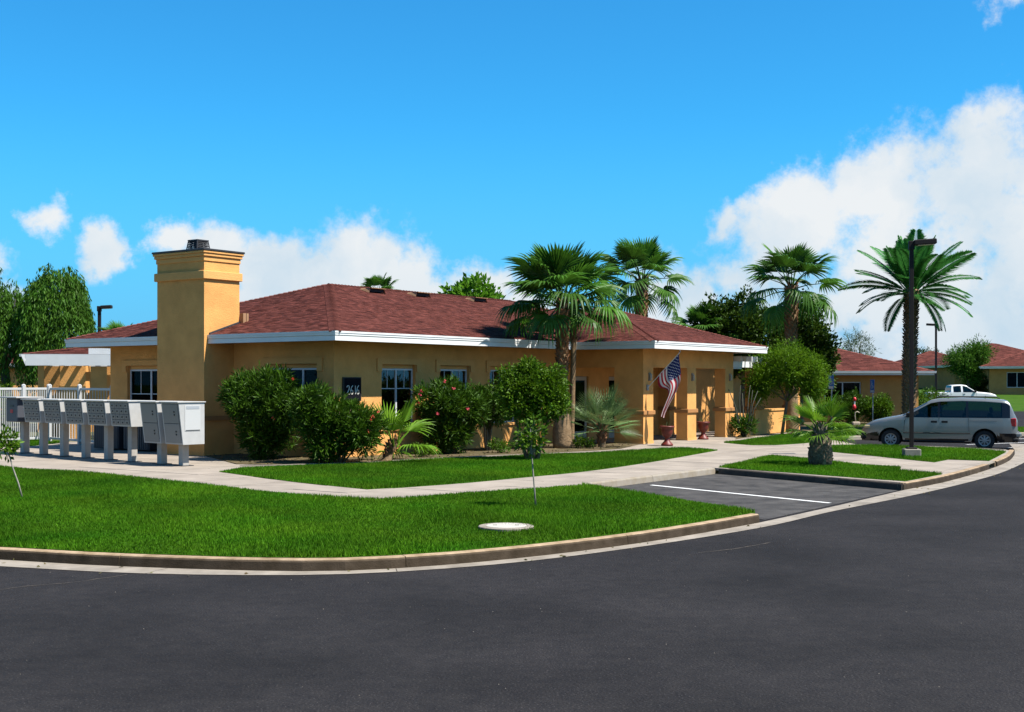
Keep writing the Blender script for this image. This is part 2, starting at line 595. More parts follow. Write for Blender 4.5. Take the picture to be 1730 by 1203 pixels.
M_crack = mat('crack_filler', (0.075, 0.060, 0.045), 0.95, var=.3, vscale=20)
m = MB(); m.face([(-260, -60, 0), (260, -60, 0), (260, 125, 0), (-260, 125, 0)])
road = struct(m.build('road', M_asphalt))
rk = random.Random(12)
for pts in ([(0, 997), (50, 990), (110, 986), (165, 979), (215, 971)], [(1180, 934), (1240, 928), (1300, 917)]):
    ln = smooth_line([(p[0] + rk.uniform(-.02, .02), p[1] + rk.uniform(-.02, .02)) for p in PP(pts)], .12)
    ln = [(p[0] + rk.uniform(-.012, .012), p[1] + rk.uniform(-.012, .012)) for p in ln]
    m = MB()
    w_ = [rk.uniform(.003, .014) for _ in ln]
    for k in range(len(ln) - 1):
        a, b = Vector((*ln[k], .004)), Vector((*ln[k + 1], .004)); n_ = Vector((-(b - a).y, (b - a).x, 0)).normalized()
        m.face([a - n_ * w_[k], b - n_ * w_[k + 1], b + n_ * w_[k + 1], a + n_ * w_[k]])
    m.build('crack', M_crack, road)
M_grit = mat('pale_grit', (.22, .19, .15), .9)
m = MB()
for k in range(130):                                  # grit and small stones, thicker towards the gutter
    yy = rk.uniform(9.0, 24); xx = rk.uniform(-.44, .44) * yy
    r_ = rk.uniform(.003, .006)
    m.lathe([(r_, 0), (r_ * .8, r_ * .6), (0, r_ * .8)], 5, (xx, yy, 0.0))
stuff(m.build('grit', M_grit, road))

FACE_PX = [(0, 947), (150, 956), (300, 962), (440, 966), (583, 966), (740, 957), (900, 942), (1060, 922), (1180, 903), (1284, 884)]
face_front = smooth_line([(-60, 44), (-24, 25), (-13.5, 18.9), (-9.6, 17.0)] + PP(FACE_PX), 0.45)
RIGHT = [(8.3, 26.3), (9.9, 28.4), (12.3, 32.2), (14.3, 35.8), (15.9, 39.3)]
face_right = smooth_line(RIGHT, 0.45)
inner_g = face_front + smooth_line([face_front[-1], (6.1, 23.1), (8.3, 26.3)], 0.45)[1:-1] + face_right + [(16.9, 41.8), (18.4, 46.0)]
OUT_PX = [(0, 957), (230, 970), (440, 973), (580, 972), (760, 962), (1000, 936), (1287, 892), (1397, 866), (1529, 840), (1625, 818), (1689, 800), (1730, 782)]
outer_g = smooth_line([(-60, 43), (-24, 24.4), (-13.3, 18.4), (-9.4, 16.5)] + PP(OUT_PX) + [(16.6, 39.3), (17.6, 41.8), (19.2, 46.0)], 0.45)


def resample(pts, n):
    pts = np.array(pts); s = np.concatenate([[0], np.cumsum(np.linalg.norm(np.diff(pts, axis=0), axis=1))])
    t = np.linspace(0, s[-1], n)
    return np.stack([np.interp(t, s, pts[:, 0]), np.interp(t, s, pts[:, 1])], 1)


gutter = thing('gutter', '', ''); del gutter['label'], gutter['category']; struct(gutter)
NG = 181
ig = resample(inner_g, NG)
og = np.array(outer_g)
# each gutter slab: its outer edge is the nearest point of the outer line
pick = [og[np.argmin(np.linalg.norm(og - p, axis=1))] for p in ig]
pick = np.array(pick)
for k in range(3): pick[1:-1] = (pick[:-2] + 2 * pick[1:-1] + pick[2:]) / 4
for a in range(0, NG - 1, 5):
    b = min(a + 5, NG - 1)
    mm = MB()
    top_i = [ig[j] for j in range(a, b + 1)]; top_o = [pick[j] for j in range(a, b + 1)]
    top_i[-1] = top_i[-1] + (top_i[-2] - top_i[-1]) * 0.015; top_o[-1] = top_o[-1] + (top_o[-2] - top_o[-1]) * 0.015
    for j in range(b - a):
        z = (0.012, 0.012, 0.006, 0.006)
        q = [top_i[j], top_i[j + 1], top_o[j + 1], top_o[j]]
        mm.face([(p[0], p[1], zz) for p, zz in zip(reversed(q), reversed(z))])
    mm.build('gutter_slab', M_gutter, gutter)

kerb = thing('kerb', '', ''); del kerb['label'], kerb['category']; struct(kerb)
PROFILE = [(0.0, -0.05), (0.012, 0.118), (0.022, 0.138), (0.045, 0.15), (0.155, 0.15), (0.155, -0.05)]


def kerb_run(line, piece=3.0, skip=None, prof=PROFILE, mt=None):
    for q in cut_line(line, piece):
        mid = q[len(q) // 2]
        if skip and skip(mid): continue
        d0 = (Vector(q[1]) - Vector(q[0])).normalized() * 0.005; d1 = (Vector(q[-1]) - Vector(q[-2])).normalized() * 0.005
        q = [tuple(Vector(q[0]) + d0)] + list(q[1:-1]) + [tuple(Vector(q[-1]) - d1)]
        lines = [offset_line(q, o) for o, z in prof]
        v = [(lines[i][j][0], lines[i][j][1], prof[i][1]) for j in range(len(q)) for i in range(len(prof))]
        n = len(prof)
        f, sh_ = [], []
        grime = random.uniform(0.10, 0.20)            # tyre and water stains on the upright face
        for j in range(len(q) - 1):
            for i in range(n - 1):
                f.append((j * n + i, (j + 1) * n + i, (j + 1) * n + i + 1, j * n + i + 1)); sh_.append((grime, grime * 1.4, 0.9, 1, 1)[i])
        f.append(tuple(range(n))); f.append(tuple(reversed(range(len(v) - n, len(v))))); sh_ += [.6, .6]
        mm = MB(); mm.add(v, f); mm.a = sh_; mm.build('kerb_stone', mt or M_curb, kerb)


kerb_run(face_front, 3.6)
M_kerb_pale = mat('kerb_pale', (0.2856, 0.2516, 0.2108), 0.85, col2=(0.2244, 0.1836, 0.1292), vscale=4, bump=0.25, bscale=60, spec=0.25, detail=7)
M_kerb_shaded = mat('kerb_shaded', (0.0340, 0.0286, 0.0238), 0.85, col2=(0.0884, 0.0680, 0.0510), vscale=4, bump=0.25, bscale=60, spec=0.25, detail=7)  # dark concrete: shadow on the island kerb is put into the colour
S0, S1, S2, S3 = (4.03, 20.2), (1.44, 26.1), (5.08, 31.0), (8.27, 26.25)
kerb_run([S1, (3.2, 28.5), S2], 2.9, mt=M_kerb_pale)
kerb_run([(5.13, 30.93), (6.7, 28.6), (8.24, 26.30)], 5.8, mt=M_kerb_shaded)
DRAIN = (12.75, 33.0)
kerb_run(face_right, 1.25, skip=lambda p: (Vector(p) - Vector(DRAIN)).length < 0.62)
kerb_run([(15.75, 39.55), (14.6, 41.2), (13.2, 42.15), (11.95, 42.65)], 3.0, mt=M_kerb_pale)
kerb_run([(11.9, 42.8), (11.9, 46.2), (13.0, 49.0)], 3.0, mt=M_kerb_pale)
kerb_run([(13.1, 49.05), (21.2, 52.5), (25.0, 54.3)], 3.0, mt=M_kerb_pale)

# the raised block that carries lawns, walks and buildings
back = lambda ln, d=0.15: offset_line(ln, d)
block_poly = back(face_front) + [(4.0, 20.45), S1, (1.35, 26.25), (5.05, 31.2), (8.35, 26.5)] + back(face_right)[1:] + \
    [(14.5, 41.0), (13.1, 42.0), (11.8, 42.55), (11.75, 46.3), (12.9, 49.2), (21.1, 52.65), (25.6, 54.6), (26.0, 57.5), (24, 60.5), (24, 119), (-90, 119), (-90, 60)]
m = MB(); m.prism(block_poly, -0.05, 0.115)
block = struct(m.build('block_ground', M_earth)); block.name = 'terrain'

# pavement of cast slabs
near = [(-330, 765), (-120, 780), (0, 789), (150, 800), (300, 815), (450, 831), (575, 842), (640, 844.3), (700, 841), (850, 829), (985, 821)]
walk_near = smooth_line(PP(near, .15), 0.8)
pave_poly = walk_near + [(1.42, 26.3), (5.02, 31.12), (8.3, 26.55)] + back(face_right)[1:-1] + \
    [(15.55, 39.2), (14.45, 40.95), (13.05, 41.95), (11.75, 42.5), (11.72, 46.3), (12.85, 49.3), (14.5, 51.5), (15.0, 56), (9, 60), (1, 47.5), (-6.2, 36.5), (-11, 40), (-13.5, 44), (-21, 46), (-32, 46)]
L1 = back(face_front, 0.155) + [(4.02, 20.55), (1.46, 26.0)] + list(reversed(walk_near))
L2 = smooth_line(PP([(370, 797), (420, 804), (480, 812), (560, 821), (620, 827), (690, 823), (760, 818), (880, 807), (1000, 795), (1110, 779), (1212, 761)], .155), .6) + \
    smooth_line(PP([(1212, 760.6), (1150, 757.5), (1080, 761), (1000, 764.5), (950, 767), (830, 772), (700, 778), (620, 783), (540, 785), (460, 788), (410, 790)], .155), .6)
L3 = smooth_line(PP([(1223, 748), (1270, 752), (1310, 752), (1380, 747), (1420, 740), (1452, 732)], .155), .8) + \
    smooth_line(PP([(1440, 727), (1400, 727.5), (1350, 731), (1300, 738), (1225, 747)], .155), .8)
L4 = PP([(1214, 789.6), (1260, 779), (1305, 769.5), (1401, 779), (1460, 785), (1522, 790), (1518, 795), (1592, 801.2), (1529, 813.2)], .155)
L5 = PP([(1401, 753), (1470, 752.5), (1543, 753.5), (1630, 758), (1700, 763.5), (1671, 778.6), (1602, 776.3), (1579, 781), (1490, 772), (1401, 763), (1393, 757)], .155)
L6 = PP([(-160, 744), (-60, 752), (10, 755.5), (45, 754.5), (85, 750), (118, 746), (60, 743), (-160, 735)], .155)
L7 = [(14.2, 50.1), (21.0, 53.0), (25.2, 54.9), (25.5, 57.2), (23.6, 60), (23.5, 64), (14.5, 62), (13.8, 55)]
LAWNS = [('front_lawn', L1, 2100), ('strip_lawn', L2, 1500), ('walk_lawn', L3, 900), ('island_lawn', L4, 1500), ('lamp_lawn', L5, 1000), ('fence_lawn', L6, 700), ('verge_lawn', L7, 250)]

HOUSE_ROT = math.atan2(0.815, 0.579)
ca, sa = math.cos(HOUSE_ROT), math.sin(HOUSE_ROT)
W0 = Vector((-4.96, 34.6, 0.15))


def hl(x, y, z=0.0):
    """House coordinates to the site."""
    return Vector((W0.x + ca * x - sa * y, W0.y + sa * x + ca * y, W0.z + z))


pavement = thing('pavement', '', ''); del pavement['label'], pavement['category']; struct(pavement)
CS = 1.52
house_foot = [tuple(hl(*p)[:2]) for p in ((0.3, 0.3), (20, 0.3), (20, 9.5), (0.3, 9.5))]
for i in range(-12, 26):
    for j in range(-14, 16):
        g_ = 0.011
        x0, x1, y0, y1 = i * CS + g_, (i + 1) * CS - g_, j * CS + g_, (j + 1) * CS - g_
        cell = [tuple(hl(*p)[:2]) for p in ((x0, y0), (x1, y0), (x1, y1), (x0, y1))]
        c = np.array(cell)
        if c[:, 1].max() > 62 or c[:, 0].min() < -26: continue
        hidden = False
        for Lp in (L1, L2, L3, L4, L5, house_foot):
            if in_poly(c, Lp).all(): hidden = True
        if hidden: continue
        q = clip_cell(list(pave_poly), cell)
        if len(q) < 3: continue
        ar = abs(sum(q[k][0] * q[(k + 1) % len(q)][1] - q[(k + 1) % len(q)][0] * q[k][1] for k in range(len(q)))) / 2
        if ar < 0.02: continue
        dz = random.uniform(-0.003, 0.003)
        mm = MB(); mm.prism(q, 0.09, 0.15 + dz); mm.build('slab', M_conc, pavement)


def lawn(name, poly, dens, hmin=0.03, hmax=0.065):
    mm = MB(); mm.prism(poly, 0.10, 0.158)
    o = struct(mm.build(name, M_lawn))
    a = np.array(poly)
    lo, hi = a.min(0), a.max(0)
    lo = np.maximum(lo, [-27, 0]); hi = np.minimum(hi, [28, 66])
    n = int((hi[0] - lo[0]) * (hi[1] - lo[1]) * dens)
    p = np.stack([RNG.uniform(lo[0], hi[0], n), RNG.uniform(lo[1], hi[1], n)], 1)
    p = p[in_poly(p, poly)]
    # keep what the frame can show, with a margin
    p = p[np.abs(p[:, 0]) < p[:, 1] * 0.46 + 1.0]
    n = len(p)
    h = RNG.uniform(hmin, hmax, n) * (1 + 0.35 * np.sin(p[:, 0] * 1.3 + 2 * np.sin(p[:, 1] * .7)))
    az = RNG.uniform(0, 2 * PI, n); lean = RNG.uniform(0.1, 0.8, n) * h
    w = RNG.uniform(0.006, 0.011, n)
    base = np.stack([p[:, 0], p[:, 1], np.full(n, 0.156)], 1)
    sv = np.stack([np.cos(az), np.sin(az), np.zeros(n)], 1) * w[:, None]
    az2 = RNG.uniform(0, 2 * PI, n)
    tip = base + np.stack([np.cos(az2) * lean, np.sin(az2) * lean, h], 1)
    V = np.stack([base - sv, base + sv, tip], 1).reshape(-1, 3)
    F = np.arange(3 * n).reshape(-1, 3)
    patch = 1 + 0.24 * np.sin(p[:, 0] * .9 + 1.5 * np.sin(p[:, 1] * .6)) * np.sin(p[:, 1] * .8 + np.sin(p[:, 0] * 1.7))
    g = stuff(link('grass', raw_mesh('grass', V, F, M_grass, RNG.uniform(.6, 1.4, n) * patch)))
    g['label'] = 'short mown green grass of the ' + name.replace('_', ' '); g['category'] = 'grass'
    return o


for nm, pl, dn in LAWNS: lawn(nm, pl, dn)

# planting beds against the building, with a pale concrete mowing strip
bed = [tuple(hl(*p)[:2]) for p in ((0, 0.1), (12.0, 0.1), (12.0, -2.0), (11.9, -3.0))] + \
    smooth_line(PP([(1050, 757.5), (1000, 761.5), (950, 764), (830, 769), (700, 775), (620, 780), (540, 782.5), (460, 785), (400, 784)], .16), .6) + \
    [tuple(hl(*p)[:2]) for p in ((-1.2, 3.9), (0.1, 3.9))]
m = MB(); m.prism(bed, 0.10, 0.17); struct(m.build('planting_bed', M_soil)).name = 'bed_ground'
strip = PP([(1075, 758.6), (1000, 763), (950, 765.4), (830, 770.4), (700, 776.4), (620, 781.4), (540, 783.8), (460, 786.6), (405, 787)], .165)
sl = smooth_line(strip, 0.5)
a_, b_ = offset_line(sl, 0.0), offset_line(sl, -0.13)
m = MB()
for k in range(len(sl) - 1):
    m.add([(*a_[k], .178), (*a_[k + 1], .178), (*b_[k + 1], .178), (*b_[k], .178), (*a_[k], .1), (*a_[k + 1], .1), (*b_[k + 1], .1), (*b_[k], .1)],
          [(3, 2, 1, 0), (0, 1, 5, 4), (2, 3, 7, 6)])
struct(m.build('mowing_strip', M_conc)).name = 'edging_path'
bed2 = smooth_line(PP([(1242, 742), (1290, 734.5), (1345, 728), (1395, 723.5), (1430, 720)], .16), .8) + [(16.5, 58), (11.5, 55.5), (9.0, 49.5)]
m = MB(); m.prism(bed2, 0.10, 0.165); struct(m.build('patio_bed', M_soil)).name = 'patio_bed_ground'
bed3 = [(12.6, 52.0), (15.5, 54.0), (20, 58.5), (24, 61.5), (23, 66), (12.0, 66), (11.8, 58)]
m = MB(); m.prism(bed3, 0.10, 0.168); struct(m.build('shrub_bed', M_soil)).name = 'shrub_bed_ground'

# parking stall: older asphalt patch and one painted line
m = MB(); m.face([(*p, 0.005) for p in ((4.2, 20.65), (8.15, 26.25), (5.08, 30.98), (1.46, 26.08))])
struct(m.build('parking_stall', M_stall)).name = 'stall_pavement'
l0, l1 = P(1100, 820, 0), P(1402, 850.5, 0)
t = (l1 - l0).normalized(); s_ = Vector((-t.y, t.x, 0)) * 0.055
m = MB()
NSEG = 12
for k in range(NSEG):
    a, b = l0.lerp(l1, k / NSEG), l0.lerp(l1, (k + 1) / NSEG)
    m.face([(a - s_)[:2] + (0.009,), (b - s_)[:2] + (0.009,), (b + s_)[:2] + (0.009,), (a + s_)[:2] + (0.009,)])
struct(m.build('stall_marking_line', M_line))

# car park markings behind the van
for (a, b) in (((17.2, 43.2), (22, 46.0)), ((16.6, 45.4), (21.5, 48.2)), ((16.0, 47.4), (20.8, 50.2))):
    a, b = Vector((*a, .006)), Vector((*b, .006)); t = (b - a).normalized(); s_ = Vector((-t.y, t.x, 0)) * .055
    m = MB(); m.face([a - s_, b - s_, b + s_, a + s_]); struct(m.build('bay_marking_line', M_line))

# storm drain mouth in the kerb
t = (Vector(RIGHT[3]) - Vector(RIGHT[2])).normalized()
an = math.atan2(t.y, t.x)
dr = thing('storm_drain', 'dark storm drain mouth cut into the right kerb below the lamp post', 'drain', (DRAIN[0], DRAIN[1], 0), an)
MB().box(-0.62, 0.62, 0.02, 0.30, 0.122, 0.152).build('cover_slab', M_kerb_pale, dr)
MB().box(-0.60, 0.60, 0.24, 0.26, 0.0, 0.121).build('throat', M_dark, dr)
for s in (-1, 1): MB().box(s * 0.66 - 0.05, s * 0.66 + 0.05, 0.02, 0.28, 0.0, 0.121).build('cheek', M_curb, dr)
MB().box(-0.56, -0.50, 0.03, 0.05, 0.005, 0.09).build('marker', mat('marker_yellow', (0.55, 0.6, 0.04), 0.6), dr)

# utility cover in the front lawn
c = P(855, 893, .16)
mh = thing('utility_cover', 'round pale concrete utility cover set in the front lawn', 'manhole cover', (c.x, c.y, 0.12))
MB().lathe([(0.40, 0), (0.405, 0.075), (0.395, 0.083), (0.30, 0.084)], 36).build('collar', M_gutter, mh)
MB().lathe([(0.295, 0.05), (0.295, 0.086), (0.285, 0.090), (0.0, 0.092)], 36).build('lid', mat('cover_lid', (0.40, 0.37, 0.32), .8, var=.1, vscale=8, bump=.2), mh)
for s in (-1, 1): MB().box(s * .16 - .03, s * .16 + .03, -.012, .012, .088, .0945).build('lifting_slot', M_dark, mh)

# leaf litter and weeds in the planting bed, dry leaves along the gutter
n = 2600
b_ = np.array(bed); lo, hi = b_.min(0), b_.max(0)
p = np.stack([RNG.uniform(lo[0], hi[0], n), RNG.uniform(lo[1], hi[1], n)], 1); p = p[in_poly(p, bed)]
pos = np.concatenate([p, np.full((len(p), 1), .172)], 1)
dr_ = RNG.normal(0, 1, (len(p), 3)); dr_[:, 2] = np.abs(dr_[:, 2]) * .25
v, f, sh = leaves(pos, dr_, .09, .04, .2)
lt = stuff(link('leaf_litter', raw_mesh('leaf_litter', v, f, mat('dry_leaf', (.17, .105, .045), .9, attr='shade', transl=.2, col2=(.10, .115, .03), vscale=6), sh)))
lt['label'] = 'dry fallen leaves scattered over the planting bed'; lt['category'] = 'leaf litter'
k = RNG.integers(0, NG - 1, 170); tt = RNG.uniform(.02, 1.25, 170)[:, None] ** 1.6
q = ig[k] * (1 - tt) + pick[k] * tt + RNG.normal(0, .03, (170, 2))
pos = np.concatenate([q, np.full((170, 1), .016)], 1); dr_ = RNG.normal(0, 1, (170, 3)); dr_[:, 2] = np.abs(dr_[:, 2]) * .2
v, f, sh = leaves(pos, dr_, .055, .026, .2)
lt = stuff(link('gutter_leaf_litter', raw_mesh('gutter_leaf_litter', v, f, MATS['dry_leaf'], sh)))
lt['label'] = 'small dry leaves blown along the gutter'; lt['category'] = 'leaf litter'

# ------------------------------------------------------------------ the community building
def stucco(name, col, var=.14):
    return mat(name, col, 0.9, var=var, vscale=1.7, bump=0.6, bscale=30, spec=0.15, detail=9)


M_stucco = stucco('ochre_stucco', (0.64, 0.315, 0.098))
M_trim = stucco('ochre_trim', (0.66, 0.335, 0.11), .06)
M_ledge = stucco('brown_ledge', (0.36, 0.175, 0.065), .08)
M_white = mat('white_paint', (0.66, 0.66, 0.64), 0.5, var=.05, vscale=2.0, spec=.4)
M_shingle = mat('red_shingle', (0.084, 0.0245, 0.0185), 0.92, col2=(0.138, 0.043, 0.032), vscale=16, attr='shade', bump=0.5, bscale=90, spec=.1)
M_cap = mat('hip_shingle', (0.125, 0.039, 0.029), 0.92, col2=(0.16, 0.053, 0.040), vscale=14, attr='shade', bump=0.5, bscale=90, spec=.1)
M_deck = mat('roof_deck', (0.06, 0.025, 0.02), 0.95)
M_metal_dark = mat('dark_metal', (0.02, 0.02, 0.022), 0.5, spec=.5)
M_flash = mat('lead_flashing', (0.03, 0.03, 0.034), 0.6, spec=.3)
M_vent = mat('tan_vent', (0.3000, 0.1650, 0.0825), 0.7, var=.1)
M_alu = mat('window_frame', (0.55, 0.56, 0.58), 0.45, spec=.5)
M_pane = glass('window_pane', (0.22, 0.25, 0.26), 0.02, 0.12)
M_inside = mat('interior_wall', (0.08, 0.07, 0.055), 0.9)
M_blind = mat('blind', (0.10, 0.10, 0.095), 0.7)

ZE, ZS, PITCH = 3.52, 3.28, 0.3203
house = thing('community_building', 'long ochre stucco community building with red hip roof, chimney and porch', 'building', W0, HOUSE_ROT)


def wall_panel(p0, p1, z0, z1, openings=(), t=0.25):
    """Wall along p0->p1 with its outside on the right-hand side, thickness inwards, real openings with reveals."""
    m = MB()
    p0, p1 = Vector((*p0, 0)), Vector((*p1, 0))
    L = (p1 - p0).length; d = (p1 - p0) / L; n = Vector((d.y, -d.x, 0))
    xs = sorted({0.0, L, *[o[0] for o in openings], *[o[1] for o in openings]})
    zs = sorted({z0, z1, *[o[2] for o in openings], *[o[3] for o in openings]})
    xs = [x for x in xs if -1e-6 <= x <= L + 1e-6]; zs = [z for z in zs if z0 - 1e-6 <= z <= z1 + 1e-6]

    def solid(i, k):
        if i < 0 or k < 0 or i >= len(xs) - 1 or k >= len(zs) - 1: return False
        cx, cz = (xs[i] + xs[i + 1]) / 2, (zs[k] + zs[k + 1]) / 2
        return not any(o[0] < cx < o[1] and o[2] < cz < o[3] for o in openings)

    def q(x, z, inn): return p0 + d * x - n * (t if inn else 0) + Vector((0, 0, z))
    for i in range(len(xs) - 1):
        for k in range(len(zs) - 1):
            if not solid(i, k): continue
            a, b, c, e = xs[i], xs[i + 1], zs[k], zs[k + 1]
            m.face([q(a, c, 0), q(b, c, 0), q(b, e, 0), q(a, e, 0)])
            m.face([q(b, c, 1), q(a, c, 1), q(a, e, 1), q(b, e, 1)])
            if not solid(i - 1, k): m.face([q(a, c, 1), q(a, c, 0), q(a, e, 0), q(a, e, 1)])
            if not solid(i + 1, k): m.face([q(b, c, 0), q(b, c, 1), q(b, e, 1), q(b, e, 0)])
            if not solid(i, k - 1): m.face([q(b, c, 0), q(a, c, 0), q(a, c, 1), q(b, c, 1)])
            if not solid(i, k + 1): m.face([q(a, e, 0), q(b, e, 0), q(b, e, 1), q(a, e, 1)])
    return m


def window_unit(parent, p0, d, n, a, b, z0, z1, rec=0.14, muntins=True, pane_mat=None, split=2, frame_mat=None, fw=0.05):
    """Sliding window set back in its opening; p0 + d*x along the wall, n outward. window > pane, muntin."""
    d = Vector((*d, 0)); n = Vector((*n, 0)); o = Vector((*p0, 0)) + d * a - n * rec
    Mx = Matrix(((d.x, n.x, 0, o.x), (d.y, n.y, 0, o.y), (0, 0, 1, z0), (0, 0, 0, 1)))
    w, h = b - a, z1 - z0
    f = MB()
    f.box(0, w, -.03, .03, 0, fw, M=Mx); f.box(0, w, -.03, .03, h - fw, h, M=Mx)
    f.box(0, fw, -.03, .03, fw, h - fw, M=Mx); f.box(w - fw, w, -.03, .03, fw, h - fw, M=Mx)
    for s in range(1, split):
        xm = w * s / split
        f.box(xm - .03, xm + .03, -.035, .035, fw, h - fw, M=Mx)
    wn = f.build('window', frame_mat or M_alu, parent)
    for s in range(split):
        x0, x1 = w * s / split + .03, w * (s + 1) / split - .03
        MB().box(x0, x1, -.004, .004, fw + .002, h - fw - .002, M=Mx).build('pane', pane_mat or M_pane, wn)
        if muntins:
            zc = h * 0.66
            MB().box(x0, x1, .006, .018, zc - .012, zc + .012, M=Mx).build('muntin', frame_mat or M_alu, wn)
            MB().box((x0 + x1) / 2 - .01, (x0 + x1) / 2 + .01, .006, .018, zc + .013, h - fw, M=Mx).build('muntin', frame_mat or M_alu, wn)
    return wn


def head_trim(parent, p0, d, n, a, b, z_in, z_top, z_ear, ext=0.22, mt=None):
    """Raised stucco band over an opening with short ears."""
    d = Vector((*d, 0)); n = Vector((*n, 0)); o = Vector((*p0, 0))
    Mx = Matrix(((d.x, n.x, 0, o.x), (d.y, n.y, 0, o.y), (0, 0, 1, 0), (0, 0, 0, 1)))
    m = MB()
    m.box(a - ext, b + ext, 0.002, .045, z_in, z_top, M=Mx)
    m.box(a - ext, a - .02, 0.002, .0452, z_ear, z_in, M=Mx)
    m.box(b + .02, b + ext, 0.002, .0452, z_ear, z_in, M=Mx)
    return m.build('window_trim', mt or M_trim, parent)


# front (south-east) wall: three windows and the porch doors
WF = [(2.06, 3.48), (4.77, 6.16), (7.37, 8.76)]
op = [(a - .06, b + .06, .80, 2.66) for a, b in WF] + [(12.35, 13.40, 0.02, 2.35), (14.85, 15.85, 0.02, 2.35), (17.0, 18.2, .8, 2.4)]
wall_panel((0, 0), (20.5, 0), -0.1, ZS, op).build('wall', M_stucco, house)
for a, b in WF:
    window_unit(house, (0, 0), (1, 0), (0, -1), a - .055, b + .055, .805, 2.54)
    MB().box(a - .055, b + .055, 0.10, 0.20, 2.545, 2.655).build('window_head', M_trim, house)
    head_trim(house, (0, 0), (1, 0), (0, -1), a - .06, b + .06, 2.66, 2.83, 2.45)
    MB().bbox(a - .16, b + .16, -.055, -.002, .70, .795, .012).build('window_sill', M_trim, house)
    bl = MB()
    for k in range(14): bl.box(a, b, .32, .335, 1.05 + k * .1, 1.09 + k * .1)
    bl.build('blind', M_blind, house)
# side (south-west) wall
WS = [(0.70, 2.56), (7.0, 8.98)]
op = [(WS[0][0] - .06 - .25, WS[0][1] + .06 - .25, .95, 2.66), (WS[1][0] - .06 - .25, WS[1][1] + .06 - .25, .25, 2.66)]
# built from the far corner towards the near one so that its outside looks south-west
Ls = 9.9 - 0.25
wall_panel((0, 9.9), (0, 0.25), -0.1, ZS, [(9.9 - .25 - o[1], 9.9 - .25 - o[0], o[2], o[3]) for o in op]).build('wall', M_stucco, house)
for (a, b), zb, sp in zip(WS, (.955, .255), (3, 2)):
    window_unit(house, (0, 0), (0, 1), (-1, 0), a - .055, b + .055, zb, 2.54, split=sp, muntins=(zb < .5))
    MB().box(0.10, 0.20, a - .055, b + .055, 2.545, 2.655).build('window_head', M_trim, house)
    head_trim(house, (0, 0), (0, 1), (-1, 0), a - .06, b + .06, 2.66, 2.83, 2.45)
wall_panel((20.5, .25), (20.5, 9.9), -0.1, ZS).build('wall', M_stucco, house)
wall_panel((20.25, 9.65), (.25, 9.65), -0.1, ZS).build('wall', M_stucco, house)
MB().box(.26, 20.24, .26, 9.64, -.05, .0).build('floor', M_inside, house)
MB().box(.26, 20.24, .26, 9.64, ZS - .02, ZS).build('ceiling', M_inside, house)
MB().box(.26, 20.24, 4.0, 4.1, .0, ZS - .03).build('partition', M_inside, house)

# ledge round the side wall
m = MB(); m.box(-.05, -.002, .02, 4.05, 1.02, 1.15); m.build('ledge', M_ledge, house)
m = MB(); m.box(-.05, -.002, 6.2, 6.8, 1.02, 1.15); m.build('ledge', M_ledge, house)

# porch doors seen through the openings
for (a, b) in ((12.35, 13.40), (14.85, 15.85)):
    dr = MB()
    for bx in ((a + .004, a + .12), (b - .12, b - .004)): dr.box(bx[0], bx[1], .08, .13, .03, 2.34)
    dr.box(a + .12, b - .12, .08, .13, 2.2, 2.34); dr.box(a + .12, b - .12, .08, .13, .03, .35)
    door = dr.build('door', mat('door_paint', (.42, .36, .28), .6), house)
    MB().box(a + .121, b - .121, .10, .108, .351, 2.199).build('pane', M_pane, door)
    MB().tube([(b - .18, .02, 1.0), (b - .18, .02, 1.3)], .015).build('handle', M_metal_dark, door)
window_unit(house, (0, 0), (1, 0), (0, -1), 17.0, 18.2, .8, 2.4)

# porch: piers, columns and the band above
PX0, PX1, PY = 12.0, 19.1, -3.08
ZO = 2.65
# upper walls above the openings (front and two sides)
wall_panel((PX0, PY), (PX1, PY), ZO, ZS, t=.45).build('wall', M_stucco, house)
wall_panel((PX0, 0), (PX0, PY + .45), ZO, ZS, t=.40).build('wall', M_stucco, house)
wall_panel((PX1, PY + .45), (PX1, 0), ZO, ZS, t=.40).build('wall', M_stucco, house)


def column(x0, x1, y0, y1, z1=ZO, ledge=True):
    c = MB(); c.box(x0, x1, y0, y1, -.1, z1 - .001)
    col = c.build('column', M_stucco, house)
    if ledge:
        MB().bbox(x0 - .06, x1 + .06, y0 - .06, y1 + .06, 1.01, 1.16, .015).build('ledge', M_ledge, col)
    MB().box(x0 - .015, x1 + .015, y0 - .015, y1 + .015, -.08, .10).build('plinth', M_ledge if False else M_trim, col)
    return col


column(PX0, PX0 + .70, PY, PY + 1.15)
column(PX0 + 3.25, PX0 + 3.95, PY, PY + .45)
column(PX0 + 6.40, PX1, PY, PY + .45)
column(PX1 - .40, PX1, -.5, -.003)
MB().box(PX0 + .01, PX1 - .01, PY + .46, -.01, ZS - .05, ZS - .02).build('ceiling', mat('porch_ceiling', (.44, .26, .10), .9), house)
MB().box(PX0 - .2, PX1 + .4, PY - .3, -.005, -.06, .012).build('floor', M_conc, house)

# wall lamps on the porch piers
M_lamp = mat('frosted_lamp', (.34, .28, .20), .5)
for x in (PX0 + .42, PX0 + 3.62, PX0 + 6.78):
    l = MB().box(x - .07, x + .07, PY - .03, PY - .002, 2.18, 2.46).build('wall_lamp', mat('lamp_grey', (.24, .20, .15), .6), house)
    MB().bbox(x - .055, x + .055, PY - .09, PY - .031, 2.20, 2.42, .02).build('lamp_shade', M_lamp, l)

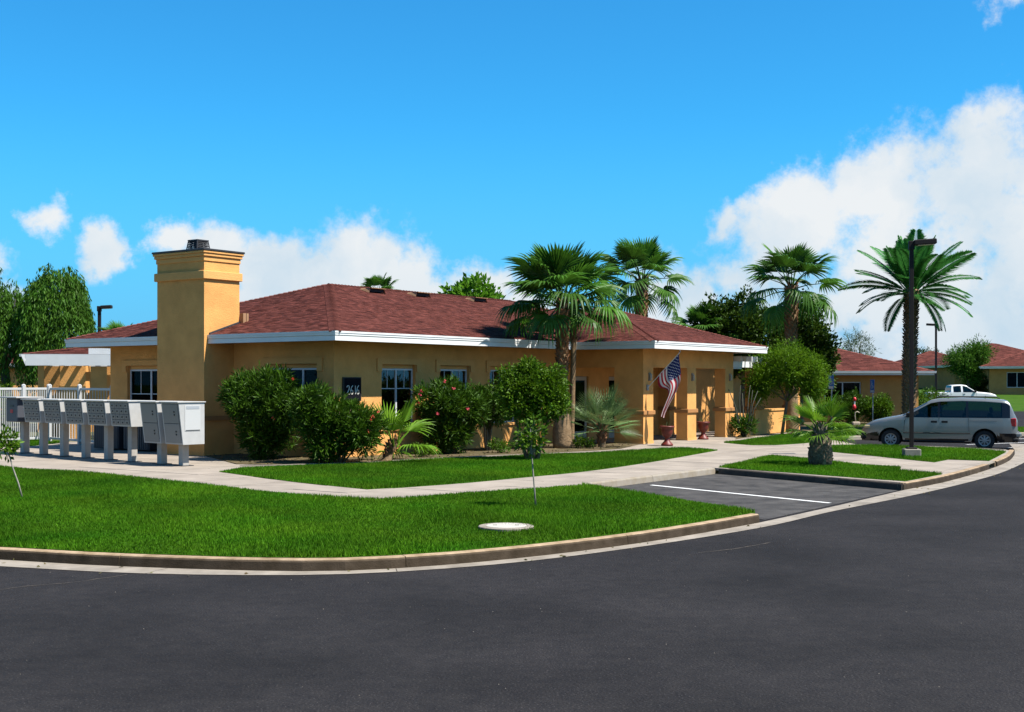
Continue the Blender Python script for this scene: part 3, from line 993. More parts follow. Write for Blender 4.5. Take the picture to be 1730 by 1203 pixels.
# roof planes ------------------------------------------------------
OV = 0.95
X0, X1, Y0, Y1 = -OV, 20.5 + OV, -OV, 9.9 + OV
half = (Y1 - Y0) / 2
YR = (Y0 + Y1) / 2; ZR = ZE + half * PITCH
QX0, QX1, QY = PX0 - OV, PX1 + OV, PY - OV
qh = (QX1 - QX0) / 2; QXM = (QX0 + QX1) / 2; ZQ = ZE + qh * PITCH; QYV = Y0 + qh     # where the porch ridge meets the main slope
A, B, C_, D = (X0, Y0, ZE), (X1, Y0, ZE), (X1, Y1, ZE), (X0, Y1, ZE)
RA, RB = (X0 + half, YR, ZR), (X1 - half, YR, ZR)
PA, PB, PR, PV = (QX0, QY, ZE), (QX1, QY, ZE), (QXM, QY + qh, ZQ), (QXM, QYV, ZQ)
planes = [[A, B, RB, RA], [B, C_, RB], [C_, D, RA, RB], [D, A, RA],
          [PA, PB, PR], [(QX0, Y0, ZE), PA, PR, PV], [PB, (QX1, Y0, ZE), PV, PR]]
deck = MB()
for pl in planes: deck.face([(p[0], p[1], p[2] - .03) for p in pl])
roof = deck.build('roof', M_deck, house)
soffit = MB()
soffit.face([(X0 + .03, Y0 + .03, ZS + .002), (X1 - .03, Y0 + .03, ZS + .002), (X1 - .03, Y1 - .03, ZS + .002), (X0 + .03, Y1 - .03, ZS + .002)][::-1])
soffit.face([(QX0 + .03, QY + .03, ZS + .004), (QX1 - .03, QY + .03, ZS + .004), (QX1 - .03, Y0 + .03, ZS + .004), (QX0 + .03, Y0 + .03, ZS + .004)][::-1])
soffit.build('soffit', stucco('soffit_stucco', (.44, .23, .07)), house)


def shingles(m, poly, expo=.145, seed=1, lift=.012, wmin=.10, wmax=.27):
    """Courses of tabs over a roof plane whose first edge is the eave."""
    rr = random.Random(seed)
    P0, P1 = Vector(poly[0]), Vector(poly[1])
    ex = (P1 - P0).normalized(); nrm = (P1 - P0).cross(Vector(poly[2]) - P0).normalized()
    if nrm.z < 0: nrm = -nrm
    ey = nrm.cross(ex).normalized()
    if ey.z < 0: ey = -ey
    loc = [((Vector(p) - P0).dot(ex), (Vector(p) - P0).dot(ey)) for p in poly]
    top = max(q[1] for q in loc)

    def span(s):
        xs = []
        for i in range(len(loc)):
            (xa, ya), (xb, yb) = loc[i], loc[(i + 1) % len(loc)]
            if abs(ya - yb) < 1e-9:
                if abs(s - ya) < 1e-6: xs += [xa, xb]
                continue
            if min(ya, yb) - 1e-9 <= s <= max(ya, yb) + 1e-9: xs.append(xa + (xb - xa) * (s - ya) / (yb - ya))
        return (min(xs), max(xs)) if xs else None
    s = 0.0; row = 0
    while s < top - .01:
        s1 = min(s + expo, top)
        a0 = span(s); a1 = span(s1)
        if a0 is None or a1 is None: break
        x = min(a0[0], a1[0]) - rr.uniform(0, wmax)
        xe = max(a0[1], a1[1])
        rowv = rr.uniform(.93, 1.07)
        while x < xe:
            w = rr.uniform(wmin, wmax)
            b0, b1 = max(x, a0[0]), min(x + w - .006, a0[1])
            t0, t1 = max(x, a1[0]), min(x + w - .006, a1[1])
            x += w
            if b1 - b0 < .01 and t1 - t0 < .01: continue
            if b1 < b0: b0 = b1 = (t0 if abs(b0 - t0) < abs(b0 - t1) else t1)
            if t1 < t0: t0 = t1 = (b0 if abs(t0 - b0) < abs(t0 - b1) else b1)
            L_ = lift * rr.uniform(.7, 1.6)
            pb0, pb1 = P0 + ex * b0 + ey * (s - .01) + nrm * L_, P0 + ex * b1 + ey * (s - .01) + nrm * L_
            pt1, pt0 = P0 + ex * t1 + ey * s1, P0 + ex * t0 + ey * s1
            val = rowv * rr.choice((.62, .78, .88, 1, 1, 1.08, 1.18, 1.32))
            m.face([pb0, pb1, pt1, pt0], val)
            m.face([pb0 - nrm * L_, pb1 - nrm * L_, pb1, pb0], val * .8)
        s = s1; row += 1


def caps(m, a, b, dir1, dir2, seed=3, wid=.17, step=.16):
    """Overlapping folded cap shingles from a up to b."""
    a, b = Vector(a), Vector(b)
    L = (b - a).length; d = (b - a) / L; n = int(L / step); rr = random.Random(seed)
    up = (Vector(dir1) + Vector(dir2)) * -1
    up = (Vector((0, 0, 1)) - d * d.z).normalized()
    for k in range(n):
        p = a + d * (k * step); q = a + d * ((k + 1) * step + .03)
        s1, s2 = Vector(dir1) * wid, Vector(dir2) * wid
        h = up * .028; l = up * .012
        val = rr.uniform(.75, 1.25)
        m.face([p + s1 + h, p + h * 1.25, q + l, q + s1 + l], val)
        m.face([p + h * 1.25, p + s2 + h, q + s2 + l, q + l], val)
        m.face([p + s1, p, p + h * 1.25, p + s1 + h], val * .7); m.face([p, p + s2, p + s2 + h, p + h * 1.25], val * .7)


sm = MB()
for i, pl in enumerate(planes):
    if i == 2: continue
    shingles(sm, pl, seed=i + 3)
stuff(sm.build('shingle', M_shingle, roof))
sm2 = MB(); shingles(sm2, planes[2], expo=.3, wmin=.5, wmax=.9, seed=21); stuff(sm2.build('shingle', M_shingle, roof))


def plane_dir(hip_a, hip_b, inplane):
    """Unit direction in a roof plane, square to the hip, pointing down-slope."""
    d = (Vector(hip_b) - Vector(hip_a)).normalized(); v = Vector(inplane) - Vector(hip_a)
    v = v - d * v.dot(d)
    return v.normalized()


def hip(a, b, c1, c2, seed):
    m_ = MB(); caps(m_, a, b, plane_dir(a, b, c1), plane_dir(a, b, c2), seed)
    stuff(m_.build('hip_cap', M_cap, roof))


hip(A, RA, B, D, 1); hip(B, RB, A, C_, 2); hip(D, RA, A, C_, 3); hip(C_, RB, B, D, 4)
hip(RA, RB, A, D, 5); hip(PA, PR, PB, (QX0, Y0, ZE), 6); hip(PB, PR, PA, (QX1, Y0, ZE), 7); hip(PR, PV, PA, PB, 8)

# white fascia and gutter swept round the eaves with mitred corners
EAVE = [(X0, Y0), (QX0, Y0), (QX0, QY), (QX1, QY), (QX1, Y0), (X1, Y0), (X1, Y1), (X0, Y1)]


def sweep_closed(path, prof):
    n = len(path); k = len(prof); v = []
    for i in range(n):
        p0, p1, p2 = Vector(path[i - 1]), Vector(path[i]), Vector(path[(i + 1) % n])
        d1, d2 = (p1 - p0).normalized(), (p2 - p1).normalized()
        n1, n2 = Vector((d1.y, -d1.x)), Vector((d2.y, -d2.x))
        mt = (n1 + n2) / (1 + n1.dot(n2))
        for o, z in prof: v.append((p1.x + mt.x * o, p1.y + mt.y * o, z))
    f = []
    for i in range(n):
        j = (i + 1) % n
        for a in range(k):
            b = (a + 1) % k
            f.append((i * k + a, j * k + a, j * k + b, i * k + b))
    return v, f


v, f = sweep_closed(EAVE, [(-.03, ZS), (.0, ZS), (.0, ZE - .01), (-.03, ZE - .01)])
m = MB(); m.add(v, f); fascia = m.build('fascia', M_white, house)
v, f = sweep_closed(EAVE, [(.002, ZE - .125), (.035, ZE - .125), (.048, ZE - .11), (.048, ZE - .06), (.062, ZE - .055), (.062, ZE - .004), (.05, ZE - .003), (.04, ZE - .05), (.002, ZE - .05)])
m = MB(); m.add(v, f); m.build('gutter', M_white, house)
v, f = sweep_closed(EAVE, [(.002, ZS - .02), (.032, ZS - .02), (.032, ZS + .108), (.002, ZS + .108)])
m = MB(); m.add(v, f); m.build('fascia_board', M_white, house)

# attic vents near the ridge
for vx in (6.45, 8.9, 12.3):
    s = .55
    yv = YR - s; zv = ZE + (yv - Y0) * PITCH
    v_ = MB()
    v_.add([(vx - .42, yv - .30, zv - .08), (vx + .42, yv - .30, zv - .08), (vx + .42, yv + .12, zv + .05), (vx - .42, yv + .12, zv + .05),
            (vx - .36, yv - .28, zv + .075), (vx + .36, yv - .28, zv + .075), (vx + .36, yv + .12, zv + .085), (vx - .36, yv + .12, zv + .085)],
           [(4, 5, 6, 7), (1, 2, 6, 5), (3, 0, 4, 7)])
    vent = v_.build('roof_vent', M_vent, roof)
    MB().box(vx - .33, vx + .33, yv - .275, yv - .26, zv - .035, zv + .045).build('vent_opening', M_dark, roof)
    MB().box(vx - .38, vx + .38, yv - .36, yv - .10, zv + .076, zv + .092).build('vent_hood', M_vent, roof)

# chimney -----------------------------------------------------------
CX0, CX1, CY0, CY1 = -1.13, 0.22, 4.06, 6.15
m = MB(); m.box(CX0, CX1, CY0, CY1, -.1, 5.72)
chim = m.build('chimney', M_stucco, house)
MB().bbox(CX0 - .07, CX1 + .07, CY0 - .07, CY1 + .07, 5.14, 5.38, .012).build('band', M_trim, chim)
for k, (e, za, zb) in enumerate(((.03, 5.66, 5.80), (.07, 5.801, 5.89), (.10, 5.891, 5.96))):
    MB().bbox(CX0 - e, CX1 + e, CY0 - e, CY1 + e, za, zb, .012).build('crown_moulding', M_trim, chim)
MB().bbox(CX0 - .12, CX1 + .12, CY0 - .12, CY1 + .12, 5.962, 6.02, .01).build('cap', M_metal_dark, chim)
MB().box(CX0 - .045, CX1 - .25, CY0 - .045, CY1 + .045, 1.02, 1.15).build('ledge', M_ledge, chim)
cxm, cym = (CX0 + CX1) / 2, (CY0 + CY1) / 2
sp = MB()
for sx in (-1, 1):
    for sy in (-1, 1):
        sp.tube([(cxm + sx * .25, cym + sy * .25, 6.03), (cxm + sx * .20, cym + sy * .20, 6.36)], .022, 4)
for k in range(7):
    t_ = k / 6; e = .25 - .05 * t_
    z_ = 6.05 + .30 * t_
    for (a, b) in (((-e, -e), (e, -e)), ((e, -e), (e, e)), ((e, e), (-e, e)), ((-e, e), (-e, -e))):
        sp.tube([(cxm + a[0], cym + a[1], z_), (cxm + b[0], cym + b[1], z_)], .012 if 0 < k < 6 else .025, 4)
for k in range(9):
    q = -1 + k / 4
    for s in (-1, 1):
        sp.tube([(cxm + q * .24, cym + s * .25, 6.04), (cxm + q * .20, cym + s * .20, 6.36)], .008, 4)
        sp.tube([(cxm + s * .25, cym + q * .24, 6.04), (cxm + s * .20, cym + q * .20, 6.36)], .008, 4)
spark = sp.build('spark_arrester', M_metal_dark, chim)
MB().box(cxm - .22, cxm + .22, cym - .22, cym + .22, 6.355, 6.385).build('lid', M_metal_dark, chim)
MB().lathe([(.13, 6.03), (.13, 6.30)], 14, (cxm, cym, 0)).build('flue', M_metal_dark, chim)
# flashing where the roof meets the chimney
zf0 = ZE + .0; zf1 = ZE + (CX1 - X0) * PITCH
for yy, s in ((CY0, -1), (CY1, 1)):
    fl = MB()
    y_in, y_out = yy + s * .004, yy + s * .03
    fl.add([(CX0 + .18, y_in, zf0 - .0), (CX1, y_in, zf1 + .0), (CX1, y_in, zf1 + .06), (CX0 + .18, y_in, zf0 + .06),
            (CX0 + .18, y_out, zf0 - .0), (CX1, y_out, zf1 + .0), (CX1, y_out, zf1 + .05), (CX0 + .18, y_out, zf0 + .05)],
           [(4, 5, 6, 7), (7, 6, 2, 3), (0, 4, 7, 3), (1, 2, 6, 5)])
    fl.build('flashing', M_flash, chim)
ts = MB(); ts.box(CX1 + .005, CX1 + .12, CY0 - .16, CY0 - .02, zf1 + .0, zf1 + .30); ts.box(CX1 + .14, CX1 + .22, CY0 - .16, CY0 - .02, zf1 + .05, zf1 + .30)
ts.build('saddle_vent', M_vent, chim)

# house number board
nb = thing('number_board', 'dark address board with pale house number on the ochre wall near the corner', 'sign', hl(.33, -.03, 1.60), HOUSE_ROT)
MB().bbox(0, .74, -.03, .028, 0, .68, .008).build('frame', mat('board_frame', (.05, .046, .042), .8, spec=.1), nb)
MB().box(.03, .71, -.036, -.0305, .03, .65).build('panel', mat('board_black', (.006, .006, .009), .85, spec=.08), nb)
SEG = {'2': [[(0, .8), (.12, 1), (.4, 1), (.5, .8), (.45, .55), (0, 0), (.5, 0)]],
       '6': [[(.45, 1), (.2, .8), (.05, .5), (.02, .2), (.15, 0), (.4, 0), (.5, .2), (.45, .42), (.2, .5), (.05, .35)]],
       '1': [[(.25, 1), (.25, 0)]]}
x = .12
for ch in '2616':
    m = MB()
    for st in SEG[ch]:
        m.tube([(x + p[0] * .20, -.042, .20 + p[1] * .24) for p in st], .013, 5)
    m.build('numeral', mat('numeral_cream', (.62, .6, .52), .5), nb)
    x += .10 if ch == '1' else .15

# dark slatted equipment screens against the side wall behind the mailboxes
M_eq = mat('equipment_dark', (.025, .028, .035), .55, spec=.4)
for k, (yy, lb) in enumerate(((7.0, 'dark slatted equipment cabinet by the side wall nearest the chimney'), (8.5, 'dark slatted equipment cabinet by the side wall nearest the fence'))):
    e = thing('equipment_cabinet', lb, 'cabinet', hl(-.75, yy, 0), HOUSE_ROT, 'equipment cabinets')
    MB().bbox(0, .62, 0, 1.25, .04, .80, .015).build('casing', M_eq, e)
    for j in range(12):
        MB().box(-.02, -.001, .06 + j * .1, .11 + j * .1, .08, .76).build('slat', mat('slat_dark', (.045, .05, .06), .5), e)
    MB().box(-.03, .65, -.03, 1.28, .801, .84).build('top', M_eq, e)

# ------------------------------------------------------------------ plants
def leafmat(name, c, c2=None, tr=.3, rough=.5, spec=.35, rand=0.0):
    return mat(name, c, rough, col2=c2 or tuple(v * 1.35 for v in c), vscale=2.5, spec=spec, attr='shade', transl=tr, rand=rand)


M_oleander = leafmat('oleander_leaf', (.024, .062, .004), (.058, .125, .006), tr=.25, rough=.5, spec=.15)
M_ficus = leafmat('ficus_leaf', (.020, .050, .004), (.050, .090, .006), tr=.25, rough=.5, spec=.15)
M_topiary = leafmat('topiary_leaf', (.040, .105, .004), (.090, .165, .006), tr=.3, rough=.5, spec=.15)
M_verde = leafmat('paloverde_leaf', (.075, .170, .006), (.125, .225, .009), tr=.4, spec=.12)
M_willow = leafmat('willow_leaf', (.040, .120, .010), (.075, .165, .016), tr=.35, spec=.12)
M_bright = leafmat('bright_leaf', (.07, .20, .010), (.11, .25, .015), tr=.45, spec=.12)
M_grey = leafmat('greygreen_leaf', (.06, .095, .035), (.10, .135, .055), tr=.3, spec=.12)
M_fan = leafmat('fan_palm_leaf', (.040, .118, .011), (.068, .165, .016), tr=.35, rough=.45, spec=.2, rand=.35)
M_fan_young = leafmat('young_palm_leaf', (.10, .22, .012), (.15, .28, .018), tr=.4, rough=.45, spec=.2, rand=.2)
M_silver = leafmat('silver_palm_leaf', (.085, .16, .045), (.15, .22, .085), tr=.25, rough=.45, spec=.2, rand=.2)
M_date = leafmat('date_palm_leaf', (.040, .175, .030), (.060, .215, .040), tr=.3, rough=.45, spec=.2, rand=.3)
M_bark = mat('bark', (.10, .07, .045), .9, col2=(.20, .15, .10), vscale=9, bump=.7, bscale=25, spec=.15, coord='obj')
M_palmbark = mat('palm_bark', (.15, .095, .05), .9, col2=(.27, .18, .10), vscale=7, bump=.8, bscale=18, spec=.15, coord='obj')
M_boot = mat('palm_boot', (.12, .05, .022), .85, col2=(.28, .14, .07), vscale=8, bump=.5, bscale=25, spec=.2, coord='obj')
M_stem = mat('green_stem', (.10, .12, .04), .7, col2=(.16, .15, .07), vscale=6)
M_petal = mat('pink_petal', (.60, .07, .09), .6, transl=.3)
M_petal_red = mat('coral_petal', (.62, .10, .05), .6, transl=.3)


def join(parts):
    V, F, S, o = [], [], [], 0
    for v, f, s in parts:
        V.append(v); F.append(f + o); S.append(s); o += len(v)
    return np.concatenate(V), np.concatenate(F), np.concatenate(S)


def limb_tree(m, base, tips, r0, seed=1, n=7):
    """Trunk or stems: curved tapering tubes from base to each tip."""
    rr = random.Random(seed)
    for tip in tips:
        tip = Vector(tip); base_ = Vector(base)
        mid = base_.lerp(tip, .5) + Vector((rr.uniform(-.12, .12), rr.uniform(-.12, .12), .12)) * (tip - base_).length * .6
        pts = [base_, base_.lerp(mid, .5) + Vector((rr.uniform(-.05, .05), rr.uniform(-.05, .05), 0)), mid, mid.lerp(tip, .6), tip]
        m.tube(pts, [r0, r0 * .8, r0 * .6, r0 * .42, r0 * .2], n)


def clump_crown(c, rx, ry, rz, nclump, per, L, W, spread, up=.35, inner=.45, seed=0, fold=.25, bottom=-1.0, whorl=True):
    """Leaf clumps on branch ends spread through an ellipsoid: light tips outside, sparser inside."""
    d = sph(int(nclump * 1.6))
    d = d[d[:, 2] > bottom][:nclump]
    n = len(d)
    ph = RNG.uniform(0, 7, 3)
    rad = RNG.uniform(inner, 1.0, n) ** .6
    rad *= 1 + .13 * np.sin(d[:, 0] * 5 + ph[0]) + .12 * np.sin(d[:, 1] * 6 + ph[1] + d[:, 2] * 4) + RNG.normal(0, .05, n)
    tip = d * rad[:, None] * np.array([rx, ry, rz]) + np.array(c)
    axis = unit(d * np.array([1, 1, .8]) + np.array([0, 0, up]) + RNG.normal(0, .25, (n, 3)))
    pos = np.repeat(tip, per, 0); ax = np.repeat(axis, per, 0)
    k = len(pos)
    dirs = unit(ax * RNG.uniform(.2, 1.1, (k, 1)) + RNG.normal(0, .55, (k, 3)))
    pos = pos + dirs * RNG.uniform(0, spread, (k, 1)) - ax * RNG.uniform(0, spread, (k, 1))
    sh = np.repeat(RNG.uniform(.75, 1.25, n), per) * RNG.uniform(.8, 1.2, k)
    return leaves(pos, dirs, L, W, fold, sh)


def blossoms(parent, pts, size, material):
    m = MB()
    rr = random.Random(5)
    for p in pts:
        p = Vector(p)
        for k in range(9):
            d = Vector((rr.gauss(0, 1), rr.gauss(0, 1), rr.gauss(0, 1))).normalized()
            s = d.cross(Vector((rr.gauss(0, 1), rr.gauss(0, 1), 1))).normalized() * size * .45
            m.face([p, p + d * size * .6 + s, p + d * size, p + d * size * .6 - s])
    return m.build('blossom', material, parent)


def shrub(name, label, cat, base, rx, ry, h, z0, nclump, per, L, W, material, stems=6, group=None, flowers=None, fm=None, spread=.12, bottom=-1.0, r0=.028, up=.35, stem_mat=None, masses=None):
    t = thing(name, label, cat, base, 0, group)
    rz = (h - z0) / 2
    masses = masses or [((0, 0, z0 + rz), rx, ry, rz, 1.0)]
    v, f, s = join([clump_crown(c_, a_, b_, d_, int(nclump * q_), per, L, W, spread, up=up, bottom=bottom, inner=.30) for c_, a_, b_, d_, q_ in masses])
    link('crown', raw_mesh('crown', v, f, material, s), t)
    m = MB(); rr = random.Random(int(abs(base[0]) * 100))
    tips = [(rr.uniform(-.75, .75) * rx, rr.uniform(-.75, .75) * ry, z0 + rz * rr.uniform(.6, 1.5)) for _ in range(stems)]
    for q in tips: limb_tree(m, (q[0] * .2, q[1] * .2, -.03), [q], r0, seed=rr.randint(0, 999))
    m.build('stem' if stems > 1 else 'trunk', stem_mat or M_bark, t, smooth=True)
    if flowers:
        blossoms(t, flowers, .065, fm or M_petal)
    return t


G = 0.17
# oleanders along the wall
shrub('oleander_bush', 'large dark oleander bush between the chimney and the building corner', 'bush', (-6.95, 34.2, G), 1.34, 1.0, 2.42, .02, 1250, 15, .20, .036, M_oleander, 9, up=.6,
      masses=[((-.22, 0, 1.70), .72, .85, .68, .30), ((.50, -.1, 1.62), .85, .85, .74, .30), ((.15, 0, .85), .80, .8, .85, .32), ((-.72, -.1, 1.78), .30, .4, .30, .05), ((.2, 0, 2.25), .35, .4, .25, .03)],
      flowers=[(.55, -.9, 1.15), (1.0, -.5, 2.2)], fm=M_petal_red)
shrub('oleander_bush', 'leafy oleander bush with coral flowers hiding the address board at the corner', 'bush', (-4.62, 32.75, G), 1.16, .95, 2.16, .02, 1150, 15, .20, .036, M_oleander, 9, up=.6,
      masses=[((-.62, 0, 1.42), .52, .7, .66, .24), ((.02, 0, 1.17), .70, .75, .60, .26), ((.55, -.1, 1.02), .64, .7, .48, .2), ((-.15, 0, .7), .85, .8, .7, .24), ((.75, -.2, .7), .42, .5, .4, .06)],
      flowers=[(1.0, -.35, 1.22), (.94, -.45, 1.12), (1.10, -.2, 1.36), (.9, -.5, .85), (.97, -.4, 1.17)], fm=M_petal_red)
shrub('oleander_bush', 'oleander bush with pink flowers between the first two front windows', 'bush', (-1.85, 37.0, G), 1.05, .85, 2.20, .02, 1000, 15, .19, .036, M_oleander, 8, up=.5,
      masses=[((-.15, 0, 1.55), .85, .8, .65, .40), ((.45, 0, 1.35), .65, .7, .55, .2), ((-.1, 0, .75), .8, .75, .75, .40)],
      flowers=[(-.85, -.6, 1.75), (-.9, -.5, 1.5), (.15, -.85, 1.95), (.55, -.8, 1.35), (-.1, -.8, 2.15), (-.3, -.85, 1.2), (-.8, -.6, 1.85)], fm=M_petal)
shrub('oleander_bush', 'darker oleander bush with arching stems behind the round clipped tree', 'bush', (-0.75, 38.6, G), .75, .7, 2.0, .75, 360, 15, .15, .034, M_oleander, 5, r0=.05)

# low shrubs and weeds in the bed
for k, (px, py, r, lb) in enumerate(((715, 772, .28, 'low green weedy shrub at the foot of the pink oleander'), (845, 765, .30, 'low green weedy shrub under the round clipped tree'), (985, 757, .30, 'low green plant between the fan palm and the silver palm'))):
    c = P(px, py, .17)
    shrub('low_shrub', lb, 'shrub', (c.x, c.y, G), r * 1.3, r, .38, .02, 60, 10, .09, .03, M_topiary, 3, 'low shrubs in the bed', r0=.01, spread=.06)

# round clipped tree
c = P(899, 776, .16)
t = shrub('round_clipped_tree', 'round clipped green tree on a short trunk before the third front window', 'tree', (c.x, c.y, .16), 1.02, .98, 2.72, .98, 1500, 13, .09, .048, M_topiary, 5, spread=.12, r0=.06, up=.3,
          masses=[((-.30, 0, 2.02), .72, .8, .60, .34), ((.38, .05, 1.95), .66, .7, .66, .30), ((.05, -.1, 1.52), .78, .7, .55, .24), ((.75, 0, 1.55), .34, .4, .40, .06), ((-.1, 0, 2.5), .4, .4, .25, .06)])
t2 = MB(); t2.tube([(0, 0, -.03), (.02, 0, .4), (-.02, .02, .9), (0, 0, 1.3)], [.085, .07, .06, .05], 9); t2.build('trunk', M_bark, t, smooth=True)


def sapling(label, px, py, lean, h, crown_r, nl, top_off):
    c = P(px, py, .16)
    t = thing('sapling', label, 'sapling', (c.x, c.y, .156), 0, 'young saplings in the front lawn')
    m = MB()
    pts = [(0, 0, 0), (lean * .25, 0, h * .25), (lean * .6, .01, h * .5), (lean * .85, 0, h * .75), (lean, 0, h)]
    m.tube(pts, [.016, .014, .013, .011, .006], 7)
    for k in range(7):
        a = k * 2.4; z = h * (.70 + .045 * k)
        m.tube([(lean * .9, 0, z), (lean * .9 + math.cos(a) * crown_r * .7, math.sin(a) * crown_r * .7, z + .12)], [.006, .002], 4)
    m.build('trunk', mat('sapling_bark', (.24, .22, .18), .8, var=.25, vscale=14, coord='obj'), t, smooth=True)
    v, f, s = clump_crown((lean + top_off, 0, h * .90), crown_r, crown_r, crown_r * 1.25, nl, 6, .10, .05, .08, up=0.0, inner=.1)
    link('crown', raw_mesh('crown', v, f, M_topiary, s), t)
    return t


sapling('thin young sapling standing in the front lawn before the round clipped tree', 905, 857, -.085, 1.34, .28, 60, 0)
sapling('thin leaning sapling in the lawn before the mailboxes', 38, 842, -.30, 1.12, .26, 55, -.05)

# ---------------------------------------------------------------- palms


def fan_frond(name, petiole, R_, nseg, arc, droop, split, material, seed=0, width=1.0, stiff=.0):
    """Fan leaf: stalk along +X, then pleated segments that part and droop towards the tips."""
    rr = random.Random(seed)
    m = MB()
    sag = .10 * petiole
    stalk = [(0, 0, 0), (petiole * .5, 0, sag * .5), (petiole, 0, 0)]
    m.tube(stalk, [.028, .018, .012], 5, val=.8)
    o = Vector((petiole, 0, 0))
    for i in range(nseg):
        a = (i / (nseg - 1) - .5) * arc
        da = arc / (nseg - 1) * .5
        ln = R_ * (.72 + .28 * math.cos(a * .8)) * rr.uniform(.92, 1.06)
        dr = droop * rr.uniform(.7, 1.35)
        tilt = .22 * math.cos(a)            # the blade folds along its midrib
        rings = []
        for r in (0.04, .3, .55, .72, .87, 1.0):
            rad = r * ln
            if r <= split: hw = rad * math.tan(da) * 1.02 * width
            else: hw = split * ln * math.tan(da) * width * max(0.0, 1 - (r - split) / (1 - split)) ** .8
            z = -dr * ln * max(0, r - .35) ** 2 * 1.5 + math.sin(abs(a)) * .16 * rad - .04 * r
            shrink = 1 - .30 * min(1, dr) * max(0, r - .55) ** 1.3
            ctr = o + Vector((math.cos(a) * rad * shrink, math.sin(a) * rad * shrink, z))
            sd = Vector((-math.sin(a), math.cos(a), 0)) * hw
            rings.append((ctr - sd + Vector((0, 0, -.4 * hw)), ctr + Vector((0, 0, .35 * hw)), ctr + sd + Vector((0, 0, -.4 * hw))))
        val = rr.uniform(.8, 1.2)
        for k in range(len(rings) - 1):
            p, q = rings[k], rings[k + 1]
            vv = val * (1.0 if k < 3 else 1.12)
            if k == len(rings) - 2:
                m.face([p[0], p[1], q[1]], vv); m.face([p[1], p[2], q[1]], vv)
            else:
                m.face([p[0], p[1], q[1], q[0]], vv); m.face([p[1], p[2], q[2], q[1]], vv)
    return m.mesh(name, material)


def place_fronds(parent, meshes, top, n, el_hi, el_lo, seed, scale=1.0, rjit=.12, az0=0.0, axis_r=.10):
    """Fronds in a spiral; upright in the heart, hanging on the outside."""
    rr = random.Random(seed)
    for k in range(n):
        t = k / (n - 1)
        az = az0 + k * 2.39996 + rr.uniform(-.2, .2)
        el = el_hi + (el_lo - el_hi) * t ** 1.05 + rr.uniform(-.10, .10)
        me = meshes[min(len(meshes) - 1, int(t * len(meshes)))]
        roll = rr.uniform(-.35, .35)
        Rm = Matrix.Rotation(az, 4, 'Z') @ Matrix.Rotation(-el, 4, 'Y') @ Matrix.Rotation(roll, 4, 'X')
        o = link('frond', me, parent)
        s = scale * rr.uniform(1 - rjit, 1 + rjit)
        o.matrix_local = Matrix.Translation(Vector(top) + Vector((math.cos(az) * axis_r, math.sin(az) * axis_r, -t * .25))) @ Rm @ Matrix.Scale(s, 4)


FAN = [fan_frond('fan_frond_upright', .80, .95, 30, 3.3, .22, .66, M_fan, 1, 1.1), fan_frond('fan_frond_spread', 1.0, .98, 30, 3.7, .50, .62, M_fan, 2, 1.1),
       fan_frond('fan_frond_hanging', 1.05, .95, 30, 3.8, .95, .58, M_fan, 3, 1.1)]
FAN_YOUNG = [fan_frond('young_frond_upright', .42, .62, 20, 2.6, .15, .5, M_fan_young, 4), fan_frond('young_frond_spread', .45, .62, 20, 3.2, .55, .45, M_fan_young, 5)]
SILVER = [fan_frond('silver_frond_upright', .42, .80, 20, 2.3, .04, .36, M_silver, 6, .7), fan_frond('silver_frond_spread', .45, .82, 20, 2.6, .2, .34, M_silver, 7, .7)]


def trunk_mesh(m, prof, n=14, lean=(0, 0), rings=0, seed=0):
    rr = random.Random(seed)
    v, f = [], []
    H = prof[-1][1]
    for (r, z) in prof:
        for k in range(n):
            a = 2 * PI * k / n
            q = r * (1 + rr.uniform(-.05, .05))
            v.append((q * math.cos(a) + lean[0] * z / H, q * math.sin(a) + lean[1] * z / H, z))
    for i in range(len(prof) - 1):
        for k in range(n): f.append((i * n + k, i * n + (k + 1) % n, (i + 1) * n + (k + 1) % n, (i + 1) * n + k))
    f.append(tuple(reversed(range(n)))); f.append(tuple(range(len(v) - n, len(v))))
    m.add(v, f)


def boots(m, z0, z1, r0, r1, lean=(0, 0), H=1, step=.13, nring=7, size=.16, out=.5, seed=2):
    """Old leaf bases standing off the trunk in a spiral."""
    rr = random.Random(seed); n = int((z1 - z0) / step * nring); a = 0
    for k in range(n):
        t = k / n; z = z0 + (z1 - z0) * t; a += 2.4; r = r0 + (r1 - r0) * t
        c = Vector((math.cos(a), math.sin(a), 0)); s = Vector((-math.sin(a), math.cos(a), 0)) * size * .42
        p = Vector((lean[0] * z / H, lean[1] * z / H, z)) + c * (r * .93)
        tip = p + c * size * out * rr.uniform(.6, 1.3) + Vector((0, 0, size * rr.uniform(.8, 1.2)))
        m.face([p - s, p + s, tip + s * .35, tip - s * .35]); m.face([p - s, tip - s * .35, p + Vector((0, 0, size * .9)) - s * .2])
        m.face([p + s, p + Vector((0, 0, size * .9)) + s * .2, tip + s * .35])
        m.face([tip - s * .35, tip + s * .35, p + Vector((0, 0, size * .9))])


